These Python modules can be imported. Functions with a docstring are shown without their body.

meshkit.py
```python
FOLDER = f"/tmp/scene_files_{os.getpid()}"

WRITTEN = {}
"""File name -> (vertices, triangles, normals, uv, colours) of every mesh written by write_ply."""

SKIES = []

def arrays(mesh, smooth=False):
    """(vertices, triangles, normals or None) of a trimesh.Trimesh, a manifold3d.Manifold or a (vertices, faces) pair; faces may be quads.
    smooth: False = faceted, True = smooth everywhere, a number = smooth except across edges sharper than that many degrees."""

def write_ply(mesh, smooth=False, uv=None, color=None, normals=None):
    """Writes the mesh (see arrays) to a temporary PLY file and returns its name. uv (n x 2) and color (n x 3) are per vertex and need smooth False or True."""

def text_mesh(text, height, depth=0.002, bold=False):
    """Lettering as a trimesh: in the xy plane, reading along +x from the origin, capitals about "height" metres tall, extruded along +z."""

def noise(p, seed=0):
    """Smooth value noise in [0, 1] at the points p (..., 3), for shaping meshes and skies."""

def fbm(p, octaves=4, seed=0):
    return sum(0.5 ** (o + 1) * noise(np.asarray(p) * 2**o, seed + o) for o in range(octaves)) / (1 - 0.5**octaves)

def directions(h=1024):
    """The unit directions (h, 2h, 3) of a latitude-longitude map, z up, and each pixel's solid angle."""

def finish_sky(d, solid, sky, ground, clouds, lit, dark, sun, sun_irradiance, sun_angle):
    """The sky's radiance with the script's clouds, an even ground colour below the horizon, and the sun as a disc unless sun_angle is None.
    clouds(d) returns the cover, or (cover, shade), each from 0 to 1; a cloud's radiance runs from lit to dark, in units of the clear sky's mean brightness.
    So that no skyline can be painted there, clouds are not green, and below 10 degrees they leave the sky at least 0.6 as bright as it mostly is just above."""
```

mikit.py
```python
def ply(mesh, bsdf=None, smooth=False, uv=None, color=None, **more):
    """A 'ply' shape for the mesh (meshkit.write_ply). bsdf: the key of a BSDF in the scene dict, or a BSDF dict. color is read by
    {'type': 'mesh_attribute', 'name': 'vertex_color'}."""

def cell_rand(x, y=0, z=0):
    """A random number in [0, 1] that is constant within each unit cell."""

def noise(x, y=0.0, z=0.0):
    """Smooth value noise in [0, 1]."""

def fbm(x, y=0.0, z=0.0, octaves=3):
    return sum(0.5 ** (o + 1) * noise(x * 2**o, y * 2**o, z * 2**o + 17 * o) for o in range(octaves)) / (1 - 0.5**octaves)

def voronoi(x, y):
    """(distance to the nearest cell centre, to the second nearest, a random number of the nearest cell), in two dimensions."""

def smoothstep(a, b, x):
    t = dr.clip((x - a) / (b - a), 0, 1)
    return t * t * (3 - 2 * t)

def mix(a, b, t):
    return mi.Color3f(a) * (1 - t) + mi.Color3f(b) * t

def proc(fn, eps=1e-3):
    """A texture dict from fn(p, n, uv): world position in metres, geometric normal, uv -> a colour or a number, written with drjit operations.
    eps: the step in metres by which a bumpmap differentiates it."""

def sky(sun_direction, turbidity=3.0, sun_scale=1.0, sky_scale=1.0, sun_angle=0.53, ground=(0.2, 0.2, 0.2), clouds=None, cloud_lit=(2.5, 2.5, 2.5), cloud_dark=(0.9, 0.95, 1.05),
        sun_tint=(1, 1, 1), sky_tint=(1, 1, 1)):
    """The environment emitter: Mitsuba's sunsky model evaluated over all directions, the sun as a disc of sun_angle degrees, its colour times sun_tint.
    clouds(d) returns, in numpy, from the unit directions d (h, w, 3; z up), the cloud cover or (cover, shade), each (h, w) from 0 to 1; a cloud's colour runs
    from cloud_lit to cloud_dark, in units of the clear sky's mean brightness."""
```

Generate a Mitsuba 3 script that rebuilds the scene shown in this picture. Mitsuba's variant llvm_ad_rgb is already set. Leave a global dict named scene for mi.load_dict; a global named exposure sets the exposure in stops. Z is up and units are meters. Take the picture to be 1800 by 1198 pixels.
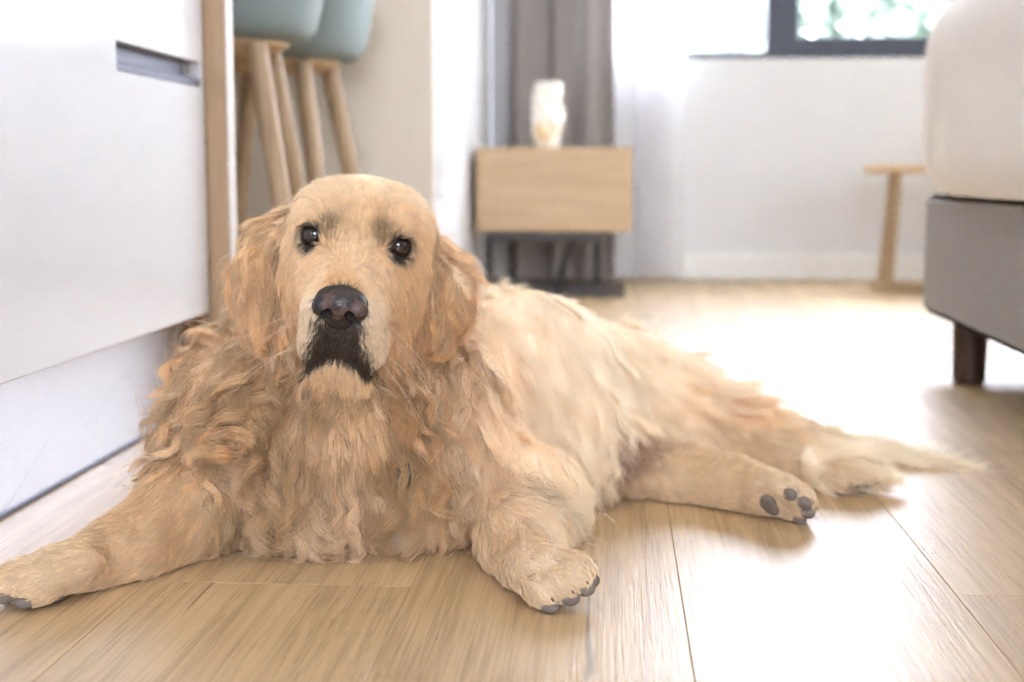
import math, os, numpy as np, trimesh, drjit as dr, mitsuba as mi, mikit, meshkit
from mikit import proc, noise, fbm, cell_rand, smoothstep, mix
from scipy.spatial import cKDTree, ConvexHull
T = mi.ScalarTransform4f
scene, labels = {}, {}

# ------------------------------------------------------------------ camera, sky, lamps, exposure
H, F = 0.40, 2500.0                     # eye height in metres, focal length in pixels of the 1800 wide frame
PITCH = math.atan(297 / F)
YAW = math.atan(181 / F * math.cos(PITCH))
EYE = np.array([0, 0, H])
FW = np.array([-math.sin(YAW) * math.cos(PITCH), math.cos(YAW) * math.cos(PITCH), -math.sin(PITCH)])
RT = np.array([math.cos(YAW), math.sin(YAW), 0.0])
UP = np.cross(RT, FW)
scene['camera'] = {'type': 'thinlens', 'fov': math.degrees(2 * math.atan(900 / F)), 'fov_axis': 'x', 'aperture_radius': 0.0062, 'focus_distance': 1.36,
                   'near_clip': 0.05, 'far_clip': 200.0,
                   'to_world': T().look_at(origin=EYE.tolist(), target=(EYE + FW).tolist(), up=[0, 0, 1])}
scene['sky'] = mikit.sky([-0.3, 0.5, 0.8], sun_scale=0.0, sky_scale=19.0, clouds=lambda d: np.ones(d.shape[:2]), cloud_lit=(1.0, 1.05, 1.20), ground=(0.25, 0.25, 0.22))
LAMP = 20.0
exposure = 3.42
rng = np.random.default_rng(7)


def ray(x, y):
    return FW + RT * ((x - 900) / F) - UP * ((y - 599) / F)


# ------------------------------------------------------------------ helpers
def rbox(x0, x1, y0, y1, z0, z1, b=0.003):
    """A box with chamfered edges."""
    c, h = np.array([x0 + x1, y0 + y1, z0 + z1]) / 2, np.array([x1 - x0, y1 - y0, z1 - z0]) / 2
    b = min(b, 0.45 * h.min())
    p = []
    for s in np.ndindex(2, 2, 2):
        s = np.array(s) * 2 - 1
        for k in range(3):
            e = np.full(3, b)
            e[k] = 0
            p.append(c + s * (h - e))
    m = trimesh.convex.convex_hull(np.array(p))
    return m


def cat(*ms):
    return trimesh.util.concatenate([trimesh.Trimesh(*mikit.meshkit.arrays(m)[:2], process=False) for m in ms])


def tube(pts, radii, n=12, cap=True):
    """Closed tube along a polyline."""
    p = np.asarray(pts, float)
    r = np.broadcast_to(radii, (len(p),))
    t = np.gradient(p, axis=0)
    t /= np.linalg.norm(t, axis=1, keepdims=True)
    a = np.cross(t, np.where(np.abs(t[:, 2:]) < 0.9, [0, 0, 1.0], [1.0, 0, 0]))
    a /= np.linalg.norm(a, axis=1, keepdims=True)
    b = np.cross(t, a)
    an = np.arange(n) * 2 * np.pi / n
    v = (p[:, None] + r[:, None, None] * (np.cos(an)[None, :, None] * a[:, None] + np.sin(an)[None, :, None] * b[:, None])).reshape(-1, 3)
    i, j = np.meshgrid(np.arange(len(p) - 1), np.arange(n), indexing='ij')
    q = np.stack([i * n + j, i * n + (j + 1) % n, (i + 1) * n + (j + 1) % n, (i + 1) * n + j], -1).reshape(-1, 4)
    f = np.vstack([q[:, [0, 1, 2]], q[:, [0, 2, 3]]])
    L = len(v)
    v = np.vstack([v, p[:1], p[-1:]])
    k = np.arange(n)
    f = np.vstack([f, np.stack([np.full(n, L), (k + 1) % n, k], 1), np.stack([np.full(n, L + 1), L - n + k, L - n + (k + 1) % n], 1)])
    return trimesh.Trimesh(v, f, process=False)


def lathe(profile, n=40, center=(0, 0, 0)):
    m = trimesh.creation.revolve(np.array(profile, float), sections=n)
    m.apply_translation(center)
    return m


def obj(key, mesh, bsdf, smooth=30, **kw):
    k, i = key, 0
    while k in scene:
        i += 1
        k = f'{key}_{i:03d}'
    scene[k] = mikit.ply(mesh, bsdf, smooth=smooth, **kw)
    return k


def tag(key, label=None, category=None, group=None, kind=None):
    d = {k: v for k, v in dict(label=label, category=category, group=group, kind=kind).items() if v}
    labels[key] = d


def mat(key, color, rough=0.5, bump=None, **kw):
    c = color if isinstance(color, dict) else {'type': 'rgb', 'value': list(color)}
    b = {'type': 'principled', 'base_color': c, 'roughness': rough, **kw}
    if bump is not None:
        b = {'type': 'bumpmap', 'tex': proc(bump[0], bump[2] if len(bump) > 2 else 1e-3), 'scale': bump[1], 'bsdf': b}
    scene[key] = {'type': 'twosided', 'bsdf': b}
    return key


def srgb(r, g, b):
    c = np.array([r, g, b]) / 255.0
    return tuple(float(x) for x in np.where(c < 0.04045, c / 12.92, ((c + 0.055) / 1.055) ** 2.4))


# ------------------------------------------------------------------ materials
def oak(light, dark, su=1.0):
    def f(p, n, uv):
        u, v = uv.x * su, uv.y * su
        r = cell_rand(dr.floor(uv.x / 10.0))
        warp = fbm(u * 4.0, v * 0.8, 3.0, 2)
        ring = 0.5 + 0.5 * dr.sin((u * 30.0 + warp * 20.0 + v * 0.5) * 2.6 + 3.0 * fbm(u * 20.0, v * 3.0, 6.0, 2))
        streak = fbm(u * 130.0, v * 3.0, 1.0, 3)
        fine = noise(u * 620.0, v * 14.0, 5.0)
        t = 0.16 * ring + 0.50 * streak + 0.34 * fine
        c = mix(light, dark, smoothstep(0.25, 0.85, t))
        pore = smoothstep(0.70, 0.86, noise(u * 800.0, v * 30.0, 9.0)) * smoothstep(0.35, 0.7, fbm(u * 30.0, v * 2.0, 4.0, 2))
        c = c * (1.0 - 0.16 * pore)
        wide = fbm(u * 7.0, v * 1.2, 8.0, 2)
        c = c * (0.86 + 0.28 * wide) * (0.92 + 0.16 * r)
        crack = smoothstep(0.016, 0.0, dr.abs(fbm(u * 9.0, v * 1.6, 11.0, 3) - 0.5)) * smoothstep(0.74, 0.80, noise(u * 6.0, v * 2.2, 12.0))
        return mix(c, mi.Color3f(0.10, 0.06, 0.035), crack * 0.7)
    return f


def grain_height(p, n, uv):
    return fbm(uv.x * 330.0, uv.y * 7.0, 2.0, 2) + 0.5 * noise(uv.x * 900.0, uv.y * 40.0, 6.0)


mat('floor_wood', proc(oak((0.43, 0.30, 0.163), (0.315, 0.21, 0.105))), 0.43, bump=(grain_height, 0.00018, 4e-4), specular=1.0)
mat('subfloor', (0.05, 0.035, 0.02), 0.8)
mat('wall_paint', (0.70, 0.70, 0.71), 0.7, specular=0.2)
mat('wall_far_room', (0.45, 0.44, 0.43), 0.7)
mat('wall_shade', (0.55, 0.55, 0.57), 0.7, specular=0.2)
mat('ceiling_paint', (0.62, 0.61, 0.60), 0.8, specular=0.1)
mat('beige_panel', (0.66, 0.60, 0.51), 0.55, specular=0.3)
mat('trim_paint', (0.80, 0.79, 0.76), 0.5)
mat('gloss_white', (0.55, 0.55, 0.565), 0.12, specular=0.4, clearcoat=0.15, clearcoat_gloss=0.97)
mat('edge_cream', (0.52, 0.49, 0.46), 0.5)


def scratch(p, n, uv):
    a = dr.abs(noise(p.y * 9.0 + p.z * 14.0, p.z * 4.0, 1.0) - 0.5)
    b = dr.abs(noise(p.y * 7.0 - p.z * 10.0, p.z * 5.0, 7.0) - 0.5)
    return mix(mi.Color3f(0.60, 0.61, 0.66), mi.Color3f(0.42, 0.43, 0.48), smoothstep(0.006, 0.0, dr.minimum(a, b)) * 0.6 + 0.25 * fbm(p.y * 60.0, p.z * 900.0, 0.0, 2))


mat('brushed_metal', proc(scratch), 0.32, metallic=0.75)
mat('handle_metal', (0.055, 0.058, 0.095), 0.45, metallic=0.2)
mat('handle_shadow', (0.10, 0.10, 0.12), 0.5)


def plainwood(p, n, uv):
    s = fbm(p.x * 90.0 + p.y * 60.0, p.y * 40.0, p.z * 4.0, 3)
    return mix(mi.Color3f(0.43, 0.31, 0.19), mi.Color3f(0.31, 0.21, 0.12), smoothstep(0.3, 0.75, s))


def plainwood_h(p, n, uv):
    s = fbm(p.x * 6.0, p.y * 60.0, p.z * 120.0, 3)
    return mix(mi.Color3f(0.54, 0.385, 0.235), mi.Color3f(0.45, 0.315, 0.18), smoothstep(0.3, 0.75, s))


mat('oak_panel_shaded', proc(lambda p, n, uv: mix(mi.Color3f(0.33, 0.225, 0.135), mi.Color3f(0.26, 0.17, 0.095), fbm(p.x * 120.0, p.y * 60.0, p.z * 5.0, 3))), 0.55, specular=0.3)  # oak darkened: shade on the side away from the window is in the colour
mat('oak_upright', proc(plainwood), 0.5, specular=0.35)
mat('oak_board', proc(plainwood_h), 0.5, specular=0.35)
mat('teal_fabric', proc(lambda p, n, uv: mix(mi.Color3f(0.15, 0.195, 0.19), mi.Color3f(0.22, 0.27, 0.265), noise(p.x * 700, p.y * 700, p.z * 700))), 0.85, sheen=0.6)
mat('grey_fabric', proc(lambda p, n, uv: mix(mi.Color3f(0.215, 0.213, 0.213), mi.Color3f(0.37, 0.367, 0.365), noise(p.x * 420, p.y * 420, p.z * 420))), 0.9, sheen=0.4)
mat('walnut', proc(lambda p, n, uv: mix(mi.Color3f(0.075, 0.04, 0.026), mi.Color3f(0.035, 0.02, 0.014), fbm(p.x * 150, p.y * 150, p.z * 12, 2))), 0.4)
mat('cream_linen', proc(lambda p, n, uv: mix(mi.Color3f(0.78, 0.78, 0.78), mi.Color3f(0.84, 0.84, 0.84), noise(p.x * 300, p.y * 300, p.z * 300))), 0.9, sheen=0.3)
mat('black_metal', (0.02, 0.02, 0.022), 0.4)
mat('window_frame', (0.035, 0.042, 0.065), 0.45)
mat('white_plastic', (0.66, 0.66, 0.68), 0.35)
scene['pane_glass'] = {'type': 'thindielectric', 'int_ior': 1.5}
scene['drape_cloth'] = {'type': 'principledthin', 'base_color': proc(lambda p, n, uv: mix(mi.Color3f(0.33, 0.30, 0.285), mi.Color3f(0.38, 0.35, 0.335), noise(p.x * 500, p.y * 500, p.z * 500))), 'roughness': 0.8, 'diff_trans': 0.45}
scene['sheer_cloth'] = {'type': 'principledthin', 'base_color': {'type': 'rgb', 'value': [0.88, 0.88, 0.90]}, 'roughness': 0.8, 'diff_trans': 1.1}
mat('lamp_rim', (0.8, 0.8, 0.8), 0.4)
mat('leaf_green', proc(lambda p, n, uv: mix(mi.Color3f(0.10, 0.15, 0.09), mi.Color3f(0.21, 0.27, 0.18), noise(p.x * 3, p.y * 3, p.z * 3))), 0.6)
mat('leaf_pale', proc(lambda p, n, uv: mix(mi.Color3f(0.13, 0.18, 0.15), mi.Color3f(0.25, 0.30, 0.26), noise(p.x * 3, p.y * 3, p.z * 3))), 0.6)
mat('bark', (0.12, 0.09, 0.07), 0.9)
mat('lawn_green', (0.20, 0.27, 0.12), 0.9)

# ------------------------------------------------------------------ the room
YB, XL, YE = 5.37, -0.465, 3.66                  # far wall, face of the left wall, the end of the left wall
XR, YF, XLL, ZC = 3.2, -2.6, -3.0, 2.55
WX0, WX1, WZ0, WZ1 = -0.10, 3.05, 0.815, 2.42    # window opening
# floor
PW, SEAM = 0.2611, 0.0665
tag('floor', 'light oak laminate floor of long planks', None, None, 'structure')
scene['floor'] = mikit.ply(rbox(XLL, XR, YF, YB, -0.06, -0.0125, 0.001), 'subfloor')
ends = {-2: 1.335, 1: 1.345 + 0.0, 0: 0.62, -1: 2.2}
LEN = 1.38
n_plank = 0
for c in range(int((XLL - SEAM) // PW), int((XR - SEAM) // PW) + 1):
    x0, x1 = max(SEAM + c * PW, XLL), min(SEAM + (c + 1) * PW, XR)
    if x1 - x0 < 0.02:
        continue
    e0 = ends.get(c, rng.uniform(0, LEN))
    k0 = int((YF - e0) // LEN)
    for k in range(k0, int((YB - e0) // LEN) + 1):
        y0, y1 = max(e0 + k * LEN, YF), min(e0 + (k + 1) * LEN, YB)
        if y1 - y0 < 0.02:
            continue
        m = rbox(x0 + 0.0002, x1 - 0.0002, y0 + 0.0002, y1 - 0.0002, -0.012, 0.0, 0.0005)
        v = np.array(m.vertices)
        r = rng.integers(1, 60)
        uv = np.stack([v[:, 0] - x0 + 10.0 * r, v[:, 1] - y0 + 3.7 * r], 1)
        obj('floor__plank', m, 'floor_wood', False, uv=uv)


def wall_with_hole(x0, x1, z0, z1, hx0, hx1, hz0, hz1, y0, y1):
    return cat(rbox(x0, hx0, y0, y1, z0, z1, 0.001), rbox(hx1, x1, y0, y1, z0, z1, 0.001), rbox(hx0, hx1, y0, y1, z0, hz0, 0.001), rbox(hx0, hx1, y0, y1, hz1, z1, 0.001))


def structure(key, mesh, bsdf, label):
    scene[key] = mikit.ply(mesh, bsdf)
    tag(key, label, None, None, 'structure')


structure('wall_back', wall_with_hole(XL, XR, 0, ZC, WX0, WX1, WZ0, WZ1, YB, YB + 0.2), 'wall_paint', 'white far wall under the window')
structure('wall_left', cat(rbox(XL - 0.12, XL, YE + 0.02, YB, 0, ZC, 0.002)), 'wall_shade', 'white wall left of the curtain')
structure('wall_left_end', rbox(XLL, XL, YE, YE + 0.02, 0, ZC, 0.002), 'beige_panel', 'beige panelled wall end behind the bar stools')
RY0, RY1 = 0.5, 1.7                              # unseen opening added behind the bed to bring in side light
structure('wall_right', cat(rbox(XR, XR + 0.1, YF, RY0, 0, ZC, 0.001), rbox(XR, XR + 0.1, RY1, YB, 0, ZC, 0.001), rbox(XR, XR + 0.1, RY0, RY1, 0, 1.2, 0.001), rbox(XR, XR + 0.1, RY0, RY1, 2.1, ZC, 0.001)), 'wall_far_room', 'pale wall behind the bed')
structure('wall_kitchen', rbox(XLL - 0.1, XLL, YF, YE, 0, ZC, 0.001), 'wall_far_room', 'pale wall behind the kitchen cabinet')
structure('wall_front', wall_with_hole(XLL, XR, 0, ZC, -0.6, 1.4, 0.9, 2.2, YF - 0.1, YF), 'wall_far_room', 'pale wall behind the viewer with an unseen opening added for fill light')  # opening added out of view so sky light fills from the front
structure('ceiling', rbox(XLL, XR, YF, YB, ZC, ZC + 0.1, 0.001), 'ceiling_paint', 'white ceiling')
structure('baseboard_back', rbox(XL, XR, YB - 0.014, YB, 0, 0.098, 0.004), 'trim_paint', 'white baseboard of the far wall')
structure('baseboard_left', rbox(XL, XL + 0.012, YE, YB - 0.014, 0, 0.098, 0.004), 'trim_paint', 'white baseboard of the left wall')

# window: dark frame, a fixed pane at the left and a sliding sash in front at the right
yw = YB + 0.03
structure('window_1', cat(rbox(WX0, WX1, yw - 0.025, yw + 0.07, WZ0 - 0.002, WZ0 + 0.024, 0.003), rbox(WX0, WX1, yw, yw + 0.07, WZ1 - 0.04, WZ1, 0.003),
                          rbox(WX0, WX0 + 0.03, yw, yw + 0.07, WZ0, WZ1, 0.003), rbox(WX1 - 0.03, WX1, yw, yw + 0.07, WZ0, WZ1, 0.003)), 'window_frame', 'dark grey aluminium window frame in the far wall')
xs = 0.555
obj('window_1__sash', cat(rbox(xs - 0.004, xs + 0.112, yw - 0.02, yw + 0.03, WZ0 + 0.002, WZ1 - 0.01, 0.004), rbox(WX1 - 0.09, WX1 - 0.01, yw - 0.02, yw + 0.03, WZ0 + 0.002, WZ1 - 0.01, 0.004),
                          rbox(xs + 0.1, WX1 - 0.09, yw - 0.02, yw + 0.03, WZ0 + 0.002, WZ0 + 0.076, 0.004), rbox(xs + 0.1, WX1 - 0.09, yw - 0.02, yw + 0.03, WZ1 - 0.07, WZ1 - 0.01, 0.004)), 'window_frame')
scene['window_1__pane'] = {'type': 'rectangle', 'to_world': T().translate([(WX0 + xs) / 2 + 0.03, yw + 0.05, (WZ0 + WZ1) / 2]).rotate([1, 0, 0], 90).scale([(xs - WX0) / 2 + 0.03, (WZ1 - WZ0) / 2 - 0.01, 1]), 'bsdf': {'type': 'ref', 'id': 'pane_glass'}}
scene['window_1__pane_001'] = {'type': 'rectangle', 'to_world': T().translate([(xs + WX1) / 2, yw + 0.005, (WZ0 + WZ1) / 2]).rotate([1, 0, 0], 90).scale([(WX1 - xs) / 2 - 0.06, (WZ1 - WZ0) / 2 - 0.03, 1]), 'bsdf': {'type': 'ref', 'id': 'pane_glass'}}

# socket on the left wall
obj('wall_socket__plate', rbox(XL, XL + 0.010, 3.75, 3.84, 0.335, 0.465, 0.004), 'white_plastic')
obj('wall_socket__insert', rbox(XL + 0.008, XL + 0.018, 3.765, 3.825, 0.39, 0.45, 0.004), 'white_plastic')
tag('wall_socket', 'small white wall socket plate low on the white wall left of the nightstand', 'wall socket')

# ceiling downlights
LAMPS = [(-0.3, 0.15), (0.55, 0.15), (1.4, 0.15), (-0.3, 1.45), (0.55, 1.45), (1.4, 1.45), (-1.9, 1.0)]
for i, (x, y) in enumerate(LAMPS):
    root = 'ceiling_downlight' + (f'_{i:03d}' if i else '')
    scene[root + '__rim'] = mikit.ply(trimesh.creation.annulus(0.045, 0.06, 0.012, transform=trimesh.transformations.translation_matrix([x, y, ZC - 0.007])), 'lamp_rim', smooth=30)
    scene[root + '__diffuser'] = {'type': 'disk', 'to_world': T().translate([x, y, ZC - 0.004]).rotate([1, 0, 0], 180).scale(0.044), 'bsdf': {'type': 'ref', 'id': 'lamp_rim'},
                                  'emitter': {'type': 'area', 'radiance': {'type': 'rgb', 'value': [LAMP, LAMP * 0.93, LAMP * 0.84]}}}
    tag(root, 'small round recessed downlight in the white ceiling', 'ceiling light', 'recessed ceiling downlights')

# curtain and sheer
def cloth_sheet(x0, x1, y, z0, z1, folds, amp, seed, flare=0.0):
    r = np.random.default_rng(seed)
    nx, nz = 220, 24
    s = np.linspace(0, 1, nx)
    ph = 2 * np.pi * folds * (s + 0.06 * np.sin(2 * np.pi * s * 1.7 + r.uniform(0, 6)) )
    prof = np.sin(ph) + 0.35 * np.sin(2.3 * ph + 1.0)
    zz = np.linspace(0, 1, nz)
    S, Z = np.meshgrid(s, zz)
    P = prof[None, :] * (amp * (0.8 + 0.4 * (1 - Z))) + 0.25 * amp * np.sin(ph[None, :] * 0.5 + 3 * Z)
    X = x0 + (x1 - x0) * S + flare * (1 - Z) * (S - 0.5) + 0.4 * amp * np.cos(ph[None, :])
    V = np.stack([X, y + P, z0 + (z1 - z0) * Z], -1).reshape(-1, 3)
    i, j = np.meshgrid(np.arange(nz - 1), np.arange(nx - 1), indexing='ij')
    q = np.stack([i * nx + j, i * nx + j + 1, (i + 1) * nx + j + 1, (i + 1) * nx + j], -1).reshape(-1, 4)
    return trimesh.Trimesh(V, np.vstack([q[:, [0, 1, 2]], q[:, [0, 2, 3]]]), process=False)


obj('curtain', cloth_sheet(-0.385, 0.005, YB - 0.17, 0.015, 2.45, 3.7, 0.050, 3, 0.03), 'drape_cloth', True)
tag('curtain', 'taupe pleated curtain hanging behind the nightstand', 'curtain')
obj('sheer_curtain', cloth_sheet(-0.075, 0.245, YB - 0.075, 0.015, 2.45, 5.0, 0.018, 5, 0.0), 'sheer_cloth', True)
tag('sheer_curtain', 'thin white sheer curtain glowing between the taupe curtain and the window', 'sheer curtain')
obj('curtain_rod__rail', tube([[-0.44, YB - 0.12, 2.47], [2.9, YB - 0.12, 2.47]], 0.012), 'black_metal')
for x in (-0.42, 1.2, 2.88):
    obj('curtain_rod__bracket', rbox(x - 0.01, x + 0.01, YB - 0.13, YB, 2.455, 2.485, 0.003), 'black_metal')
tag('curtain_rod', 'black curtain rail above the window', 'curtain rail')

# ------------------------------------------------------------------ kitchen cabinet at the left
XC = -0.66
obj('kitchen_cabinet__carcass', rbox(-1.28, XC - 0.022, 0.15, 2.26, 0.172, 0.875, 0.002), 'edge_cream')
hy0, hy1, hz0, hz1 = 1.872, 2.259, 0.5335, 0.573
CY1 = 2.275
import manifold3d as m3


def to_man(m):
    return m3.Manifold(m3.Mesh(np.asarray(m.vertices, np.float32), np.asarray(m.faces, np.uint32)))


front = to_man(rbox(XC - 0.020, XC, 0.92, CY1, 0.1715, 0.872, 0.0015)) - to_man(rbox(XC - 0.05, XC + 0.02, hy0, hy1, hz0, hz1, 0.0005))
obj('kitchen_cabinet__drawer_front', front, 'gloss_white', 20)
obj('kitchen_cabinet__drawer_front', rbox(XC - 0.020, XC, 0.15, 0.917, 0.1715, 0.872, 0.0015), 'gloss_white', 20)
obj('kitchen_cabinet__drawer_front__handle', cat(rbox(XC - 0.022, XC - 0.001, hy0, hy1, hz0, hz0 + 0.013, 0.002), rbox(XC - 0.0225, XC - 0.019, hy0, hy1 - 0.022, hz0, hz1, 0.0005)), 'handle_metal', 20)
obj('kitchen_cabinet__end_panel', rbox(-1.30, XC + 0.034, CY1 + 0.012, CY1 + 0.047, 0.0, 0.875, 0.0015), 'oak_panel_shaded')
obj('kitchen_cabinet__lit_edge', rbox(XC + 0.0335, XC + 0.0365, CY1 + 0.011, CY1 + 0.048, 0.0, 0.875, 0.0008), 'edge_cream')  # cream strip paints in the window light caught by the oak edge
obj('kitchen_cabinet__back_panel', rbox(-1.30, XC + 0.020, CY1 + 0.0475, CY1 + 0.075, 0.0, 0.875, 0.0015), 'gloss_white')
obj('kitchen_cabinet__toe_kick', rbox(-0.724, -0.709, 0.15, CY1 + 0.010, 0.004, 0.171, 0.001), 'brushed_metal')
obj('kitchen_cabinet__seal_strip', rbox(-0.7095, -0.7055, 0.15, CY1 + 0.010, 0.0, 0.006, 0.001), 'handle_metal')
obj('worktop', rbox(-1.32, XC + 0.05, 0.12, YE - 0.004, 0.8755, 0.915, 0.004), 'oak_board')
tag('worktop', 'oak worktop slab over the white kitchen cabinet and the bar stools', 'worktop')
tag('kitchen_cabinet', 'gloss white kitchen cabinet with recessed metal handle and oak end panel', 'cabinet')
labels['kitchen_cabinet__drawer_front'] = {'label': 'gloss white drawer front with a cut-out grip'}
labels['kitchen_cabinet__drawer_front__handle'] = {'label': 'blue grey metal grip rail set in the cut-out'}
labels['kitchen_cabinet__end_panel'] = {'label': 'oak end panel'}
labels['kitchen_cabinet__toe_kick'] = {'label': 'scratched silver toe kick'}


# ------------------------------------------------------------------ bar stools behind the cabinet
def stool(i, cx, cy, rot, label):
    root = 'bar_stool' + (f'_{i:03d}' if i else '')
    M = T().translate([cx, cy, 0]).rotate([0, 0, 1], rot)
    zs = 0.655
    nu, nv = 48, 26
    V = []
    for a in np.linspace(0, 2 * np.pi, nu, endpoint=False):
        back = 0.5 + 0.5 * math.cos(a - math.pi)           # 1 at the back (-x)
        top = zs + 0.165 + 0.03 * smooth01(back, 0.35, 0.9)
        ca, sa = math.cos(a), math.sin(a)
        k = (abs(ca) ** 2.6 + abs(sa) ** 2.6) ** (-1 / 2.6)
        prof = [(0.05, zs), (0.12, zs - 0.002), (0.180, zs + 0.006), (0.202, zs + 0.028), (0.215, zs + 0.08), (0.226, top - 0.015), (0.220, top), (0.207, top - 0.012), (0.190, zs + 0.10), (0.14, zs + 0.085), (0.03, zs + 0.08)]
        V.append([(r * k * ca, r * k * sa, z) for r, z in prof])
    V = np.array(V)
    npf = V.shape[1]
    f = []
    for u in range(nu):
        for w in range(npf - 1):
            a, b = u * npf + w, ((u + 1) % nu) * npf + w
            f += [[a, b, b + 1], [a, b + 1, a + 1]]
    V = V.reshape(-1, 3)
    c0, c1 = len(V), len(V) + 1
    V = np.vstack([V, [[0, 0, zs], [0, 0, zs + 0.08]]])
    for u in range(nu):
        a, b = u * npf, ((u + 1) % nu) * npf
        f += [[c0, b, a], [c1, a + npf - 1, b + npf - 1]]
    shell = trimesh.Trimesh(V, f, process=False)
    parts = [('seat', shell, 'teal_fabric', True)]
    plate = lathe([(0, zs - 0.020), (0.125, zs - 0.020), (0.148, zs - 0.008), (0.150, zs - 0.001), (0, zs - 0.001)], 40)
    parts.append(('seat_plate', plate, 'oak_board', 30))
    n = 0
    for sx in (1, -1):
        for sy in (-1, 1):
            leg = tube([[sx * 0.10, sy * 0.105, zs - 0.012], [sx * 0.155, sy * 0.15, 0.3], [sx * 0.21, sy * 0.195, 0.0]], [0.021, 0.019, 0.014], 14)
            parts.append(('leg' + (f'_{n:03d}' if n else ''), leg, 'oak_upright', 30))
            n += 1
    ring = [[sx * 0.165, sy * 0.16, 0.24] for sx, sy in ((1, -1), (1, 1), (-1, 1), (-1, -1), (1, -1))]
    parts.append(('footrest', cat(*[tube([ring[k], ring[k + 1]], 0.010, 10) for k in range(4)]), 'oak_upright', 30))
    for nm, m, b, s in parts:
        scene[f'{root}__{nm}'] = mikit.ply(m, b, smooth=s, to_world=M)
    tag(root, label, 'bar stool', 'teal bar stools behind the cabinet')
    labels[f'{root}__seat'] = {'label': 'teal upholstered tub seat'}


def smooth01(x, a, b):
    t = np.clip((x - a) / (b - a), 0, 1)
    return t * t * (3 - 2 * t)


stool(0, -0.80, 2.83, 6, 'nearer teal upholstered bar stool with oak legs, right behind the cabinet end panel')
stool(1, -0.795, 3.33, -6, 'farther teal upholstered bar stool with oak legs, close to the beige panel')

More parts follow.
